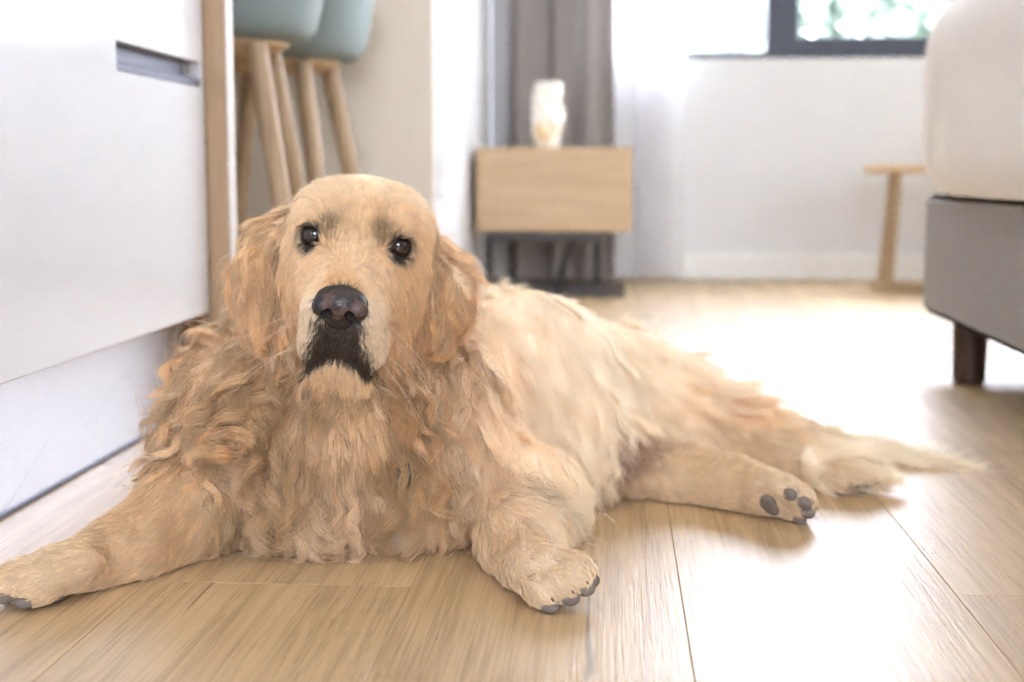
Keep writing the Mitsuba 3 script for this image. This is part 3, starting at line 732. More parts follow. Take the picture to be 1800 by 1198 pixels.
# x, y -> x, y of the comb stroke; length mm, depth of the coat mm, wave mm, region, colour
G = [
 (600,482,606,450,7,2,0,HEAD,(208,158,106)), (622,440,626,400,9,2.5,0,HEAD,(226,192,150)), (640,375,642,330,12,3,0,HEAD,(226,186,140)), (640,330,646,312,14,3,0,HEAD,(234,208,172)),
 (575,370,560,335,12,3,0,HEAD,(228,196,155)), (710,380,722,345,12,3,0,HEAD,(226,190,148)), (745,395,765,430,14,3,0,HEAD,(222,186,142)), (590,330,580,318,14,3,0,HEAD,(238,216,184)), (720,340,745,350,14,3,0,HEAD,(236,214,182)),
 (528,370,512,395,14,3,0,HEAD,(230,200,160)), (512,440,503,475,14,3,0,HEAD,(222,188,145)), (540,462,522,492,12,3,0,HEAD,(220,184,140)), (515,510,505,560,15,4,0,HEAD,(218,180,134)),
 (545,395,535,375,8,2,0,HEAD,(205,165,118)), (582,385,592,360,12,3,0,HEAD,(160,126,84)), (672,400,664,372,12,3,0,HEAD,(160,124,82)), (700,405,708,385,8,2,0,HEAD,(190,150,105)),
 (705,462,730,492,12,3,0,HEAD,(205,165,120)), (735,470,752,520,14,3,0,HEAD,(212,172,126)), (680,470,690,510,10,3,0,HEAD,(226,194,152)), (715,530,728,590,16,4,0,HEAD,(208,164,116)), (695,590,705,650,18,4,0,HEAD,(206,162,114)),
 (560,480,540,510,9,2,0,HEAD,(226,194,152)), (640,480,655,515,9,2,0,HEAD,(228,198,158)), (598,462,602,430,7,2,0,HEAD,(222,184,138)),
 (535,560,522,610,10,2.5,0,HEAD,(230,213,190)), (530,610,525,645,10,2.5,0,HEAD,(230,213,190)), (665,570,676,620,10,2.5,0,HEAD,(230,213,190)), (672,620,672,660,12,2.5,0,HEAD,(230,213,190)),
 (560,575,548,620,8,2,0,HEAD,(230,213,190)), (640,575,655,620,8,2,0,HEAD,(230,213,190)), (597,575,597,610,6,1.5,0,HEAD,(210,190,165)), (575,600,565,640,7,1.5,0,HEAD,(214,196,170)), (622,600,634,640,7,1.5,0,HEAD,(214,196,170)),
 (597,620,597,640,5,1.5,0,HEAD,(214,190,160)), (552,640,546,665,7,1.5,0,HEAD,(214,196,170)), (648,645,655,668,7,1.5,0,HEAD,(214,196,170)),
 (600,662,600,700,12,3,0,HEAD,(214,180,136)), (565,660,560,700,12,3,0,HEAD,(210,176,132)), (640,675,645,715,14,3,0,HEAD,(212,178,134)),
 # throat and chest
 (575,715,572,780,20,4,0,CHEST,(206,164,116)), (645,720,650,790,20,4,0,CHEST,(206,164,114)), (570,780,566,830,26,6,2,CHEST,(204,162,114)), (650,780,655,830,26,6,2,CHEST,(206,164,116)), (600,760,600,810,16,3,0,CHEST,(176,134,90)), (545,700,530,770,45,12,6,CHEST,(186,142,94)), (690,690,705,760,40,10,5,CHEST,(182,134,84)),
 (520,790,510,850,95,22,8,CHEST,(204,164,116)), (600,830,604,900,95,24,8,CHEST,(206,166,120)), (690,800,700,860,90,20,8,CHEST,(198,154,104)), (450,780,440,850,90,22,7,CHEST,(198,152,104)),
 (400,700,385,760,75,22,8,CHEST,(202,154,104)), (350,690,325,730,45,20,7,CHEST,(214,168,118)), (330,640,300,670,45,18,7,CHEST,(216,174,126)), (420,640,400,690,50,16,8,CHEST,(208,162,112)), (480,650,468,720,55,14,8,CHEST,(186,140,92)),
 (560,900,556,960,80,20,9,CHEST,(198,160,116)), (460,880,470,940,70,16,7,CHEST,(186,148,104)), (640,890,650,960,85,20,9,CHEST,(204,168,124)), (720,900,745,950,85,18,9,CHEST,(202,164,120)), (760,820,772,880,75,16,7,CHEST,(206,162,112)),
 (740,720,752,780,50,14,6,CHEST,(190,144,96)), (780,680,786,740,45,12,5,CHEST,(206,160,112)), (810,640,810,700,45,12,4,CHEST,(218,176,130)), (470,600,455,650,45,12,6,CHEST,(200,154,104)), (400,610,380,650,40,12,6,CHEST,(218,178,132)),
 # leg at the left
 (350,800,335,860,35,9,3,CHEST,(208,168,122)), (300,850,275,885,20,5,1,LEG,(208,172,128)), (250,920,190,960,14,4,0,LEG,(206,170,126)), (330,930,290,975,18,5,0,LEG,(196,158,112)), (210,970,160,1000,13,4,0,LEG,(206,172,130)),
 (150,985,95,1000,13,3.5,0,LEG,(212,182,142)), (70,990,30,1005,8,2,0,LEG,(204,176,138)), (100,1040,60,1050,7,2,0,LEG,(206,178,140)), (410,890,440,950,40,8,2,CHEST,(190,154,110)),
 # leg at the right
 (830,780,848,840,38,10,3,CHEST,(224,186,142)), (870,830,890,880,26,7,1,LEG,(228,194,152)), (890,930,910,975,13,4,0,LEG,(218,184,140)), (940,900,985,930,22,5,0,LEG,(234,206,170)), (985,875,1060,905,75,10,3,FEATHER,(240,220,192)), (1010,900,1090,930,90,8,4,FEATHER,(240,222,196)), (960,850,1010,880,40,9,2,CHEST,(238,212,178)),
 (950,980,985,1005,8,2,0,LEG,(226,202,168)), (905,1005,922,1040,7.5,2,0,LEG,(216,186,146)), (930,950,955,985,13,4,0,LEG,(232,206,170)),
 # coat
 (880,530,893,590,42,14,3,COAT,(236,214,184)), (930,520,955,560,38,14,2,COAT,(240,222,198)), (1000,545,1030,590,38,14,2,COAT,(240,222,198)), (950,590,968,660,50,14,3,COAT,(236,212,180)), (1030,620,1055,690,48,14,3,COAT,(238,216,186)),
 (880,640,890,710,48,13,3,COAT,(232,198,156)), (940,700,948,770,60,14,4,COAT,(236,208,172)), (1000,720,1010,800,65,14,4,COAT,(236,212,178)), (950,800,960,860,60,12,4,COAT,(226,196,154)), (1050,800,1062,880,65,12,5,COAT,(230,204,166)), (890,760,905,820,45,12,3,COAT,(230,196,154)),
 (1080,640,1120,690,42,12,2,COAT,(240,222,196)), (1150,655,1200,690,38,12,2,COAT,(236,214,184)), (1230,690,1280,705,60,26,2,COAT,(226,192,148)), (1180,630,1230,655,45,16,2,COAT,(236,214,184)),
 # hind legs
 (1120,720,1140,790,60,14,6,COAT,(228,202,164)), (1190,750,1212,820,50,13,6,COAT,(226,200,160)), (1255,780,1275,830,34,9,5,COAT,(222,192,150)), (1280,740,1335,765,22,6,1,LEG,(226,196,154)), (1330,770,1380,790,16,4,0,LEG,(226,200,160)), (1390,790,1425,803,12,3,0,LEG,(230,206,170)), (1460,825,1500,832,10,3,0,LEG,(222,196,158)),
 (1120,860,1160,870,18,5,1,LEG,(214,182,138)), (1200,840,1260,848,13,4,0,LEG,(222,194,152)), (1290,856,1335,866,11,3.5,0,LEG,(220,192,152)), (1350,850,1375,850,10,3,0,LEG,(228,206,172)),
 # tail
 (1330,745,1390,765,60,14,3,FEATHER,(226,196,152)), (1420,785,1480,795,85,24,3,FEATHER,(240,222,190)), (1480,798,1560,806,110,28,4,FEATHER,(242,226,198)), (1560,808,1640,818,120,24,4,FEATHER,(242,226,198)), (1650,822,1720,832,100,16,3,FEATHER,(240,222,190)),
 (1265,700,1310,696,70,34,3,FEATHER,(238,216,184)), (1300,720,1350,735,45,14,2,FEATHER,(214,168,118)),
 # belly curtain and groin
 (1010,800,1018,870,95,16,6,COAT,(232,206,168)), (1045,760,1055,840,105,18,6,COAT,(234,210,174)), (975,830,985,885,70,14,5,COAT,(228,200,158)), (1075,720,1085,790,90,18,6,COAT,(234,210,176)),
 (1105,790,1110,820,9,3,0,LEG,(118,80,64)), (1110,760,1118,790,12,3,0,LEG,(150,112,88)), (1112,812,1122,835,9,3,0,LEG,(128,90,72)),
 (560,955,552,985,50,12,9,CHEST,(196,158,114)), (620,955,622,985,50,12,9,CHEST,(202,164,120)), (690,950,705,980,50,12,9,CHEST,(202,166,122)), (500,940,488,970,48,12,8,CHEST,(190,152,108)), (450,935,440,965,42,10,6,CHEST,(182,144,100)), (760,930,780,960,50,10,6,CHEST,(206,170,128)),
 # ears
 (490,398,455,412,26,6,1,EAR,(224,184,134)), (440,415,418,440,34,8,3,EAR,(222,182,132)), (425,470,412,520,42,9,4,EAR,(212,168,116)), (440,520,448,580,46,8,3,EAR,(204,160,110)), (475,470,470,550,38,6,2,EAR,(196,152,102)), (462,570,470,615,44,8,3,EAR,(200,156,106)), (430,560,430,600,46,9,4,EAR,(210,166,116)),
 (785,450,805,462,26,6,1,EAR,(220,180,132)), (815,465,850,474,36,10,2,EAR,(228,192,148)), (835,490,868,486,38,10,2,EAR,(232,200,160)), (838,525,858,560,36,8,3,EAR,(198,150,100)), (790,520,792,575,42,9,7,EAR,(204,158,106)), (775,480,772,545,24,6,2,EAR,(212,170,120)), (800,570,800,610,40,9,6,EAR,(190,142,92)), (820,560,830,600,40,9,5,EAR,(206,160,112)),
]
lin = lambda c: np.where(np.asarray(c) / 255. < 0.04045, np.asarray(c) / 255. / 12.92, ((np.asarray(c) / 255. + 0.055) / 1.055) ** 2.4)
gp, gd, gl, gt, gw, gr, gc = [], [], [], [], [], [], []
for x0, y0, x1, y1, L, th, wv, reg, col in G:
    i = on_skin(x0, y0)
    n, vw = bn[i], cam[i] / np.linalg.norm(cam[i])
    d = RT * (x1 - x0) - UP * (y1 - y0)
    dn = np.dot(vw, n)
    d = d - vw * (np.dot(d, n) / dn) if abs(dn) > 0.25 else d - n * np.dot(d, n)
    d /= np.linalg.norm(d)
    gp.append(bv[i]); gd.append(d); gl.append(L / 1000.); gt.append(th / 1000.); gw.append(wv / 1000.); gr.append(reg); gc.append(lin(col) ** (0.70 - 0.42 * lin(col).mean()) * 0.985)
gp, gd, gl, gt, gw, gr, gc = map(np.array, (gp, gd, gl, gt, gw, gr, gc))
gtree = cKDTree(gp)


def field(P, k=4):
    d, i = gtree.query(P, k=k)
    w = 1 / (d ** 2 + 0.006 ** 2) ** 1.5
    w /= w.sum(1, keepdims=True)
    return w, i


def flow(P, n):
    w, i = field(P)
    d = (w[..., None] * gd[i]).sum(1)
    d -= n * np.einsum('ij,ij->i', d, n)[:, None]
    return d / np.maximum(np.linalg.norm(d, axis=1, keepdims=True), 1e-6)


# no fur on the eyes, the nose and the pads
NOSE = h(0.0, -0.047, 0.090)
PADS = [(q, 0.15 * pw['size']) for pw in PAWS for q, _, _ in pw['toes']] + [(pw['palm'], 0.3 * pw['size']) for pw in PAWS]
tri = bv[body.faces]
area = body.area_faces
cen = tri.mean(1)
fn = body.face_normals
w0, i0 = field(cen)
fL = (w0 * gl[i0]).sum(1)
freg = gr[i0[:, 0]]
ok = cen[:, 2] > 0.004
for c in EYES:
    ok &= ((cen - c) ** 2).sum(1) > 0.0158 ** 2
ok &= (((cen - NOSE) @ HR.T / np.array([0.024, 0.019, 0.022])) ** 2).sum(1) > 1
for q, r in PADS:
    ok &= ((cen - q) ** 2).sum(1) > r ** 2
cv = cen - EYE
ff = np.einsum('ij,ij->i', fn, -cv / np.linalg.norm(cv, axis=1, keepdims=True))
vis = np.where(ff > -0.35, 1.0, 0.3)
# per region: name, points along a strand, then layers of (strands, locks, tightness from, to, depth from, to, wave, length, radius, spread of a lock in mm or 0)
REGS = {
 HEAD: ('head_fur', 5, [(38000, 2600, 0.10, 0.50, 0.15, 1.0, 1.0, 1.0, 0.00020, 0)]),
 EAR: ('ear_fur', 7, [(6000, 500, 0.10, 0.5, 0.1, 0.7, 0.7, 0.8, 0.00024, 0), (5500, 110, 0.5, 0.9, 0.5, 1.4, 1.3, 1.05, 0.00030, 6), (450, 350, 0.0, 0.2, 0.9, 2.6, 1.5, 1.1, 0.00017, 0)]),
 CHEST: ('chest_fur', 14, [(9000, 900, 0.10, 0.5, 0.05, 0.55, 0.6, 0.7, 0.00028, 0), (15000, 270, 0.50, 0.90, 0.40, 1.6, 1.75, 1.1, 0.00034, 6), (900, 700, 0.0, 0.2, 0.8, 2.4, 1.8, 1.15, 0.00018, 0)]),
 COAT: ('coat', 7, [(11000, 900, 0.10, 0.5, 0.1, 0.8, 0.7, 0.9, 0.00032, 0), (9000, 240, 0.5, 0.9, 0.4, 1.4, 1.5, 1.1, 0.00040, 10), (3000, 60, 0.5, 0.85, 0.5, 1.2, 1.3, 1.0, 0.00036, 8, W(1040, 790, 1.74), 0.09)]),
 LEG: ('leg_fur', 5, [(26000, 1900, 0.10, 0.50, 0.15, 1.15, 1.0, 1.0, 0.00027, 0)]),
 FEATHER: ('feathering', 7, [(8000, 280, 0.35, 0.85, 0.10, 1.25, 1.0, 1.0, 0.00036, 0), (2200, 40, 0.3, 0.8, 0.3, 1.2, 1.0, 1.0, 0.00032, 8, W(1000, 890, 1.52), 0.055)]),
}
DENS = 1.0


def strands(P, R, C0, C1):
    """Every strand a thin three-sided tube that ends in a point. P (n, k, 3), R (n, k), colours at root and tip (n, 3). Returns mesh arrays."""
    n, k = P.shape[:2]
    t = np.gradient(P, axis=1)
    t /= np.linalg.norm(t, axis=2, keepdims=True) + 1e-12
    a = np.cross(t, np.where(np.abs(t[..., 2:]) < 0.9, [0, 0, 1.0], [1.0, 0, 0]))
    a /= np.linalg.norm(a, axis=2, keepdims=True) + 1e-12
    b = np.cross(t, a)
    an = np.arange(3) * 2 * np.pi / 3
    nor = np.cos(an)[:, None] * a[:, :-1, None] + np.sin(an)[:, None] * b[:, :-1, None]          # n, k-1, 3, 3
    ring = P[:, :-1, None] + R[:, :-1, None, None] * nor
    m = (k - 1) * 3 + 1
    V = np.concatenate([ring.reshape(n, -1, 3), P[:, -1:]], 1)
    Nn = np.concatenate([nor.reshape(n, -1, 3), t[:, -1:]], 1)
    tt = np.concatenate([np.repeat(np.arange(k - 1) / (k - 1), 3), [1.0]])[None, :, None]
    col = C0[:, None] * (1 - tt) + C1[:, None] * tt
    f = []
    for i in range(k - 2):
        for j in range(3):
            q = [i * 3 + j, i * 3 + (j + 1) % 3, i * 3 + 3 + (j + 1) % 3, i * 3 + 3 + j]
            f += [[q[0], q[1], q[2]], [q[0], q[2], q[3]]]
    for j in range(3):
        f.append([(k - 2) * 3 + j, (k - 2) * 3 + (j + 1) % 3, m - 1])
    Fc = (np.array(f)[None] + (np.arange(n) * m)[:, None, None]).reshape(-1, 3)
    return V.reshape(-1, 3), Fc, Nn.reshape(-1, 3), col.reshape(-1, 3)


ctree = cKDTree(cen[ok])
oki = np.where(ok)[0]


def layer(reg, spec, K, r):
    n, nc, t0, t1, h0, h1, wm, lm, rad, spread = spec[:10]
    m = ok & (freg == reg)
    if len(spec) > 10:
        m = ok & (((cen - spec[10]) ** 2).sum(1) < spec[11] ** 2)
    p = area * vis * m / np.sqrt(np.maximum(fL, 0.008))
    p /= p.sum()

    def roots(n):
        f = r.choice(len(p), n, p=p)
        u, v = r.random((2, n, 1))
        s = u + v > 1
        u, v = np.where(s, 1 - u, u), np.where(s, 1 - v, v)
        return tri[f, 0] + u * (tri[f, 1] - tri[f, 0]) + v * (tri[f, 2] - tri[f, 0]), fn[f]

    C, CN = roots(nc)
    w, i = field(C)
    L = (w * gl[i]).sum(1) * r.uniform(0.75, 1.2, nc) * lm
    TH = (w * gt[i]).sum(1) * r.uniform(h0, h1, nc)
    WV = (w * gw[i]).sum(1) * r.uniform(0.5, 1.5, nc) * wm
    d = flow(C, CN)
    side = np.cross(CN, d)
    d = d + side * r.normal(0, {HEAD: 0.10, LEG: 0.10, FEATHER: 0.32}.get(reg, 0.18), (nc, 1))
    pos = C.copy()
    path = [pos.copy()]
    dirn = d + CN * 0.45
    dirn /= np.linalg.norm(dirn, axis=1, keepdims=True)
    long = np.clip((L - 0.03) / 0.04, 0, 1)[:, None]
    for k in range(1, K):
        t = k / (K - 1)
        pos = pos + dirn * (L / (K - 1))[:, None]
        g = grad(pos)
        s = sample_grid(pos)
        target = TH * t ** 0.6 + 0.0006
        pull = np.where(s < target, target - s, (target - s) * 0.35)
        pos = pos + g * np.clip(pull, -0.012, 0.02)[:, None]
        pos[:, 2] = np.maximum(pos[:, 2], 0.0012 + 0.004 * r.random(nc))
        f = flow(pos, g)
        nd = 0.45 * dirn + 0.5 * f + np.array([0, 0, -0.16]) * long
        dirn = nd / np.linalg.norm(nd, axis=1, keepdims=True)
        path.append(pos.copy())
    path = np.stack(path, 1)
    # waves
    tan = np.gradient(path, axis=1)
    tan /= np.linalg.norm(tan, axis=2, keepdims=True) + 1e-9
    cn = np.repeat(CN[:, None], K, 1)
    b1 = np.cross(tan, cn)
    b1 /= np.linalg.norm(b1, axis=2, keepdims=True) + 1e-9
    b2 = np.cross(b1, tan)
    tt = np.linspace(0, 1, K)[None, :]
    freq = L[:, None] / r.uniform(0.034, 0.052, (nc, 1))
    ph = r.uniform(0, 6.28, (nc, 1))
    hand = r.choice([-1, 1], (nc, 1))
    amp = WV[:, None] * np.minimum(1, tt * 2.2)
    arg = 6.283 * freq * tt + ph
    path = path + b1 * (amp * np.sin(arg))[..., None] + b2 * (amp * 0.7 * hand * np.cos(arg))[..., None]
    path = path - (path[:, :1] - C[:, None])
    # the strands of each lock
    if spread:
        j = r.integers(0, nc, n)
        aim = C[j] + r.normal(0, spread / 1000., (n, 3))
        f = oki[ctree.query(aim)[1]]
        S, SN = cen[f] + r.normal(0, 0.0008, (n, 3)), fn[f]
    else:
        S, SN = roots(n)
        dd, j = cKDTree(C).query(S, k=3)
        j = j[np.arange(n), np.argmin(dd * r.uniform(0.8, 1.6, dd.shape), 1)]
    w, i = field(S)
    own = (w * gl[i]).sum(1)
    sc = r.uniform(0.72, 1.06, n)
    off = S - C[j]
    q = path[j]
    rel = (q - q[:, :1]) * sc[:, None, None]
    tight = r.uniform(t0, t1, n)[:, None]
    Q = S[:, None] + rel - off[:, None] * (tight * (np.minimum(1, tt * 2.5) ** 0.8 if spread else tt ** 0.8))[..., None]
    fly = r.normal(0, 1, (n, 3)) * (own * np.where(r.random(n) < 0.05, 0.20, 0.022 if spread else 0.04))[:, None]
    Q = Q + fly[:, None] * (tt ** 1.6)[..., None]
    X = Q[:, 1:].reshape(-1, 3)
    s = sample_grid(X)
    X = X + grad(X) * np.clip(0.0004 - s, 0, 0.02)[:, None]
    X[:, 2] = np.maximum(X[:, 2], 0.0008)
    Q[:, 1:] = X.reshape(n, K - 1, 3)
    Q[:, 0] -= SN * 0.0006
    R = rad * r.uniform(0.7, 1.3, (n, 1)) * (1 - 0.72 * tt ** 2)
    # colour of each strand: the region's tone, its lock's tone, its own
    wc, ic = field(S, 3)
    col = (wc[..., None] * gc[ic]).sum(1)
    col = head_marks(S, col, r.random(n))
    if reg in (COAT, FEATHER):
        col = col * np.array([1.0, 0.97, 0.895])
    else:
        col = col * {HEAD: np.array([0.97, 0.905, 0.78]), EAR: np.array([0.94, 0.86, 0.72]), CHEST: np.array([0.80, 0.735, 0.62]), LEG: np.array([0.92, 0.865, 0.75])}[reg]
    vary = {HEAD: 0.45, LEG: 0.45, COAT: 0.32, FEATHER: 0.4}.get(reg, 1.0)
    lock = vary * (r.normal(0, 0.15, nc)[j] + r.normal(0, 0.12, n))
    pale = vary * np.clip(r.normal(0, 0.13, nc)[j] + r.normal(0, 0.08, n), -0.20, 0.35)[:, None]
    lum = col.mean(1, keepdims=True)
    col = col * (1 + lock)[:, None]
    col = np.where(pale > 0, col + (np.array([0.90, 0.82, 0.70]) - col) * (lum > 0.12) * pale, col * (1 + pale * np.array([0.55, 0.75, 0.95])))
    col = np.clip(col, 0.008, None)
    col = col * np.minimum(1, 0.955 / col.max(1, keepdims=True))
    root = np.array([0.95, 0.92, 0.88]) if reg in (COAT, FEATHER) else np.array([0.80, 0.73, 0.64]) if spread or reg in (HEAD, LEG) else np.array([0.52, 0.40, 0.29])  # roots naturally deeper; undercoat ones darkened further, shade between curls in the colour
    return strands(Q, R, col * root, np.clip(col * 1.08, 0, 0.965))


def grow(reg, seed):
    name, K, layers = REGS[reg]
    r = np.random.default_rng(seed)
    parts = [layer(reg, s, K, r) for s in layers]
    at = np.cumsum([0] + [len(p[0]) for p in parts])
    V, Fc, Nn, cc = np.vstack([p[0] for p in parts]), np.vstack([p[1] + a for p, a in zip(parts, at)]), np.vstack([p[2] for p in parts]), np.vstack([p[3] for p in parts])
    key = 'golden_retriever__' + name
    scene[key] = {'type': 'ply', 'filename': meshkit.write_ply((V, Fc), False, None, cc, normals=Nn), 'face_normals': False, 'bsdf': {'type': 'ref', 'id': 'coat_hair' if reg in (COAT, FEATHER) else 'dog_hair'}}
    return key


def local(P):
    return (P - HO) @ HR.T


def sstep(a, b, x):
    t = np.clip((x - a) / (b - a), 0, 1)
    return t * t * (3 - 2 * t)


def head_marks(S, col, grizzle=None):
    """Markings that belong to the coat: the dark rims of the eyes and the grizzled dark lips."""
    q = local(S)
    for e in EYES:
        dist = np.linalg.norm((S - e) @ HR.T * np.array([1, 1, 0.6]), axis=1)
        m = sstep(0.0195, 0.0140, dist)[:, None]
        col = col * (1 - m) + np.array([0.03, 0.022, 0.018]) * m
    x, y, z = np.abs(q[:, 0]), q[:, 1], q[:, 2]
    tuft = sstep(1.25, 0.5, np.sqrt(((x - 0.0275) / 0.011) ** 2 + ((y - 0.014) / 0.013) ** 2)) * (z > -0.03)
    if grizzle is not None:
        tuft = tuft * (grizzle < 0.75)
    col = col * (1 - 0.75 * tuft[:, None]) + np.array([0.16, 0.105, 0.06]) * 0.75 * tuft[:, None]
    lip = -0.106 - 22 * x * x
    w = 0.024 + 0.012 * np.clip((-0.080 - y) / 0.04, 0, 1)
    m = sstep(w + 0.010, w - 0.010, x) * sstep(-0.056, -0.066, y) * sstep(0.006, 0.025, z) * (y > lip - 0.003)
    m = np.maximum(m, sstep(0.007, 0.003, np.abs(y - lip)) * (z > 0.012) * (x < 0.042) * (x > 0.014))
    ink = np.array([0.032, 0.027, 0.024])
    if grizzle is None:
        return col * (1 - m[:, None]) + ink * m[:, None]
    on = (m > 0.06 + 0.88 * grizzle)[:, None]                      # hair by hair: dark ones thin out towards the cheeks
    return np.where(on, ink * (1 + 3.0 * ((grizzle * 7.3) % 1.0) ** 2)[:, None], col)


scene['coat_hair'] = {'type': 'twosided', 'bsdf': {'type': 'principled', 'base_color': {'type': 'mesh_attribute', 'name': 'vertex_color'}, 'roughness': 0.38, 'specular': 0.55}}
scene['dog_hair'] = {'type': 'twosided', 'bsdf': {'type': 'principled', 'base_color': {'type': 'mesh_attribute', 'name': 'vertex_color'}, 'roughness': 0.38, 'specular': 0.55}}


wv_, iv_ = field(bv, 3)
skin = (wv_[..., None] * gc[iv_]).sum(1) * np.where(np.isin(gr[iv_[:, :1]], (COAT, FEATHER)), [0.92, 0.88, 0.82], [0.70, 0.62, 0.53])
nm = sstep(1.5, 1.0, np.linalg.norm((bv - NOSE) @ HR.T / np.array([0.024, 0.019, 0.022]), axis=1))[:, None]
skin = skin * (1 - nm) + 0.015 * nm
skin = head_marks(bv, skin)
scene['dog_skin'] = {'type': 'principled', 'base_color': {'type': 'mesh_attribute', 'name': 'vertex_color'}, 'roughness': 0.7, 'specular': 0.2}
scene['golden_retriever__body'] = mikit.ply(body, 'dog_skin', smooth=True, color=skin)
for reg in REGS:
    k = grow(reg, 100 + reg)
    labels[k] = {'kind': 'stuff', 'label': {HEAD: 'short golden face hair with a grizzled dark muzzle', EAR: 'long golden ear hair', CHEST: 'wavy golden curls of chest and neck', COAT: 'long cream coat of the flank', LEG: 'short tan leg hair', FEATHER: 'pale feathering of tail and elbow'}[reg]}

# ------------------------------------------------------------------ nose, eyes, pads, claws, whiskers
def small_grid(prims, lo, hi, vx):
    """A mesh from its own list of primitives."""
    global PR
    keep, PR = PR, []
    prims()
    n = np.ceil((np.array(hi) - lo) / vx).astype(int)
    P = np.stack(np.meshgrid(*[lo[k] + vx * np.arange(n[k]) for k in range(3)], indexing='ij'), -1)
    d = sdf(P.reshape(-1, 3)).reshape(n)
    PR = keep
    v, f = surface_nets(d)
    m = trimesh.Trimesh(np.array(lo) + vx * v, f, process=False)
    relax(m, 3)
    if m.volume < 0:
        m.invert()
    return m


def nose_prims():
    el((0, -0.043, 0.084), (0.0250, 0.0150, 0.018), k=0.004)
    el((0, -0.046, 0.090), (0.0190, 0.0150, 0.0145), k=0.006)
    for s in (-1, 1):
        el((s * 0.0165, -0.0485, 0.0915), (0.0100, 0.0110, 0.0105), k=0.003)
    el((0, -0.060, 0.087), (0.0140, 0.0100, 0.0105), k=0.005)
    for s in (-1, 1):
        for (x, y, z), (dx, dy, dz), rr in (((0.0098, -0.0525, 0.1020), (0, 0.002, -0.012), 0.0046), ((0.0122, -0.0560, 0.1010), (0, 0.002, -0.011), 0.0052),
                                            ((0.0158, -0.0585, 0.0985), (-0.002, 0.001, -0.009), 0.0042), ((0.0195, -0.0590, 0.0955), (-0.003, 0, -0.005), 0.0032), ((0.0225, -0.0575, 0.0925), (-0.003, 0, -0.003), 0.0024)):
            for t in (0, 0.33, 0.66, 1):
                cut((s * (x + dx * t), y + dy * t, z + dz * t), rr * (1 - 0.3 * t), 0.001)
    for y in np.linspace(-0.055, -0.070, 12):
        cut((0, y, 0.1060 - max(0, -0.058 - y) * 0.6), 0.0018, 0.001)


nose = small_grid(nose_prims, (-0.034, -0.085, 0.060), (0.034, -0.018, 0.115), 0.0008)
nl = np.array(nose.vertices)
pebble = meshkit.noise(nl * 900, 3) - 0.5
nose.vertices = HO + (nl + np.array(nose.vertex_normals) * (pebble * 0.0006)[:, None]) @ HR
pat = meshkit.fbm(nl * 110, 3, 9)[:, None]
ncol = np.array([0.020, 0.016, 0.016]) * (1 - sstep(0.45, 0.65, pat)) + np.array([0.085, 0.052, 0.044]) * sstep(0.45, 0.65, pat)
dark = sstep(-0.055, -0.066, nl[:, 1])[:, None]
ncol = ncol * (1 - dark) + np.array([0.014, 0.012, 0.012]) * dark
scene['nose_leather'] = {'type': 'twosided', 'bsdf': {'type': 'principled', 'base_color': {'type': 'mesh_attribute', 'name': 'vertex_color'}, 'roughness': 0.42, 'specular': 0.5}}
scene['golden_retriever__nose'] = mikit.ply(nose, 'nose_leather', smooth=True, color=ncol)
labels['golden_retriever__nose'] = {'label': 'dark brown nose with two nostrils'}

scene['eye_gloss'] = {'type': 'principled', 'base_color': {'type': 'mesh_attribute', 'name': 'vertex_color'}, 'roughness': 0.08, 'specular': 0.6, 'clearcoat': 1.0, 'clearcoat_gloss': 1.0}
for i, c in enumerate(EYES):
    e = trimesh.creation.icosphere(subdivisions=5, radius=0.0130)
    u = np.array(e.vertices) / 0.0130
    gaze = EYE + np.array([0.02, 0, 0.12]) - c
    gaze /= np.linalg.norm(gaze)
    a = np.degrees(np.arccos(np.clip(u @ gaze, -1, 1)))[:, None]
    col = np.where(a < 20, 0.004, 0) + (1 - sstep(19, 22, a)) * 0.0 + sstep(19, 23, a) * (1 - sstep(46, 50, a)) * np.array([0.022, 0.011, 0.006]) + sstep(46, 50, a) * np.array([0.03, 0.02, 0.016])
    e.vertices = np.array(e.vertices) + c
    scene['golden_retriever__eye' + (f'_{i:03d}' if i else '')] = mikit.ply(e, 'eye_gloss', smooth=True, color=np.clip(col, 0.004, 1))
labels['golden_retriever__eye'] = {'label': 'glossy dark brown eye'}

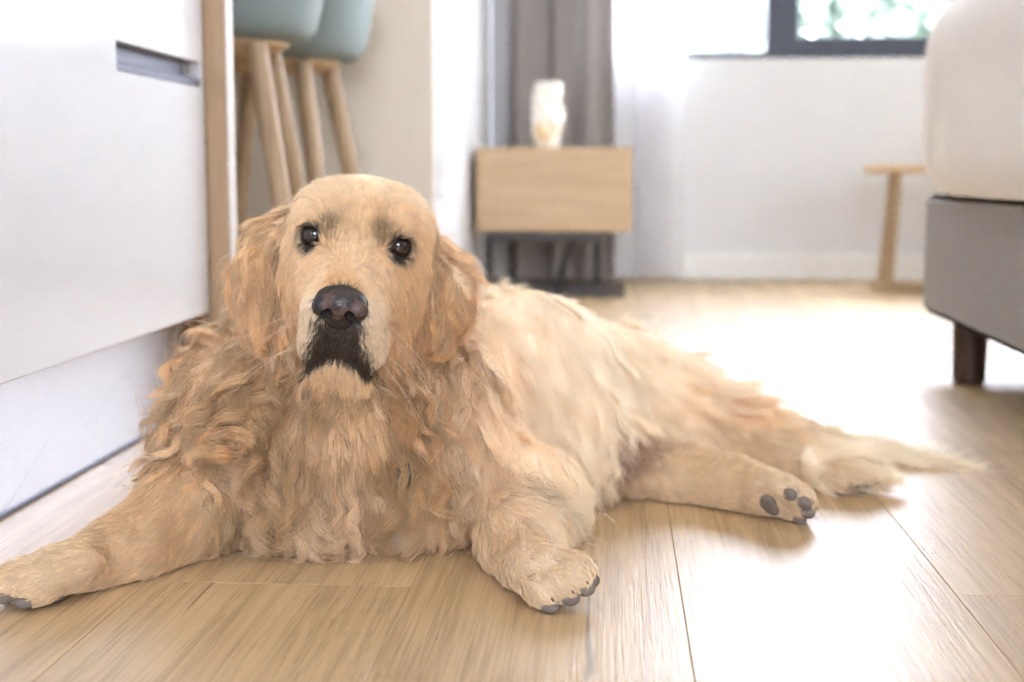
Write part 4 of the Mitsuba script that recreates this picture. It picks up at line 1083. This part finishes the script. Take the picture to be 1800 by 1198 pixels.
mat('pad_leather', proc(lambda p, n, uv: mix(mi.Color3f(0.105, 0.088, 0.072), mi.Color3f(0.21, 0.175, 0.145), fbm(p.x * 160, p.y * 160, p.z * 160, 3))), 0.75)
mat('claw_horn', (0.06, 0.045, 0.035), 0.35)
for pw in PAWS:
    sz, R = pw['size'], pw['R']
    for q, tip, _ in pw['toes']:
        m = trimesh.creation.icosphere(subdivisions=3, radius=1.0)
        m.vertices = q + (np.array(m.vertices) * sz * np.array([0.150, 0.17, 0.115])) @ R
        obj('golden_retriever__toe_pad', m, 'pad_leather', True)
        a = tip - pw['fwd'] * sz * 0.07
        obj('golden_retriever__claw', tube([a, a + sz * (0.05 * pw['fwd'] - 0.02 * pw['up']), a + sz * (0.11 * pw['fwd'] - 0.07 * pw['up'])], [0.0020, 0.0018, 0.0006], 8), 'claw_horn', True)
    m = trimesh.creation.icosphere(subdivisions=3, radius=1.0)
    v = np.array(m.vertices)
    v[:, 1] += 0.35 * np.abs(v[:, 0])
    m.vertices = pw['palm'] + (v * sz * np.array([0.30, 0.20, 0.12])) @ R
    obj('golden_retriever__palm_pad', m, 'pad_leather', True)

mat('whisker_hair', (0.80, 0.72, 0.60), 0.4)
wr = np.random.default_rng(5)
for s in (-1, 1):
    for k in range(5):
        a = h(s * (0.034 + 0.006 * wr.random()), -0.068 - 0.012 * (k % 4) - 0.004 * wr.random(), 0.022 + 0.035 * wr.random())
        L = 0.05 + 0.04 * wr.random()
        d0 = hx * s * (0.8 + 0.2 * wr.random()) + hz * 0.15 + hy * (-0.25 - 0.5 * wr.random())
        t = np.linspace(0, 1, 7)[:, None]
        pts = a + d0 * L * t + np.array([0, 0, -1.0]) * (L * 0.35 * t ** 2)
        obj('golden_retriever__whisker', tube(pts, np.linspace(0.00022, 0.00006, 7), 5), 'whisker_hair', True)
c0 = W(706, 838, 1.4425)
band = [c0 + RT * (0.003 * math.sin(3 * t)) + UP * (0.016 - 0.034 * t) - FW * (0.004 * math.sin(math.pi * t)) for t in np.linspace(0, 1, 9)]
strap = cat(*[trimesh.convex.convex_hull(np.array([p + RT * x + FW * z for p in (a, b) for x in (-0.007, 0.007) for z in (-0.0015, 0.0015)])) for a, b in zip(band[:-1], band[1:])])
mat('black_strap', (0.012, 0.012, 0.014), 0.5)
obj('golden_retriever__collar_strap', strap, 'black_strap', False)
labels['golden_retriever__collar_strap'] = {'label': 'black strap end showing between the chest curls'}
tag('golden_retriever', 'golden retriever lying on the oak floor with its front paws spread, looking at the viewer', 'dog')
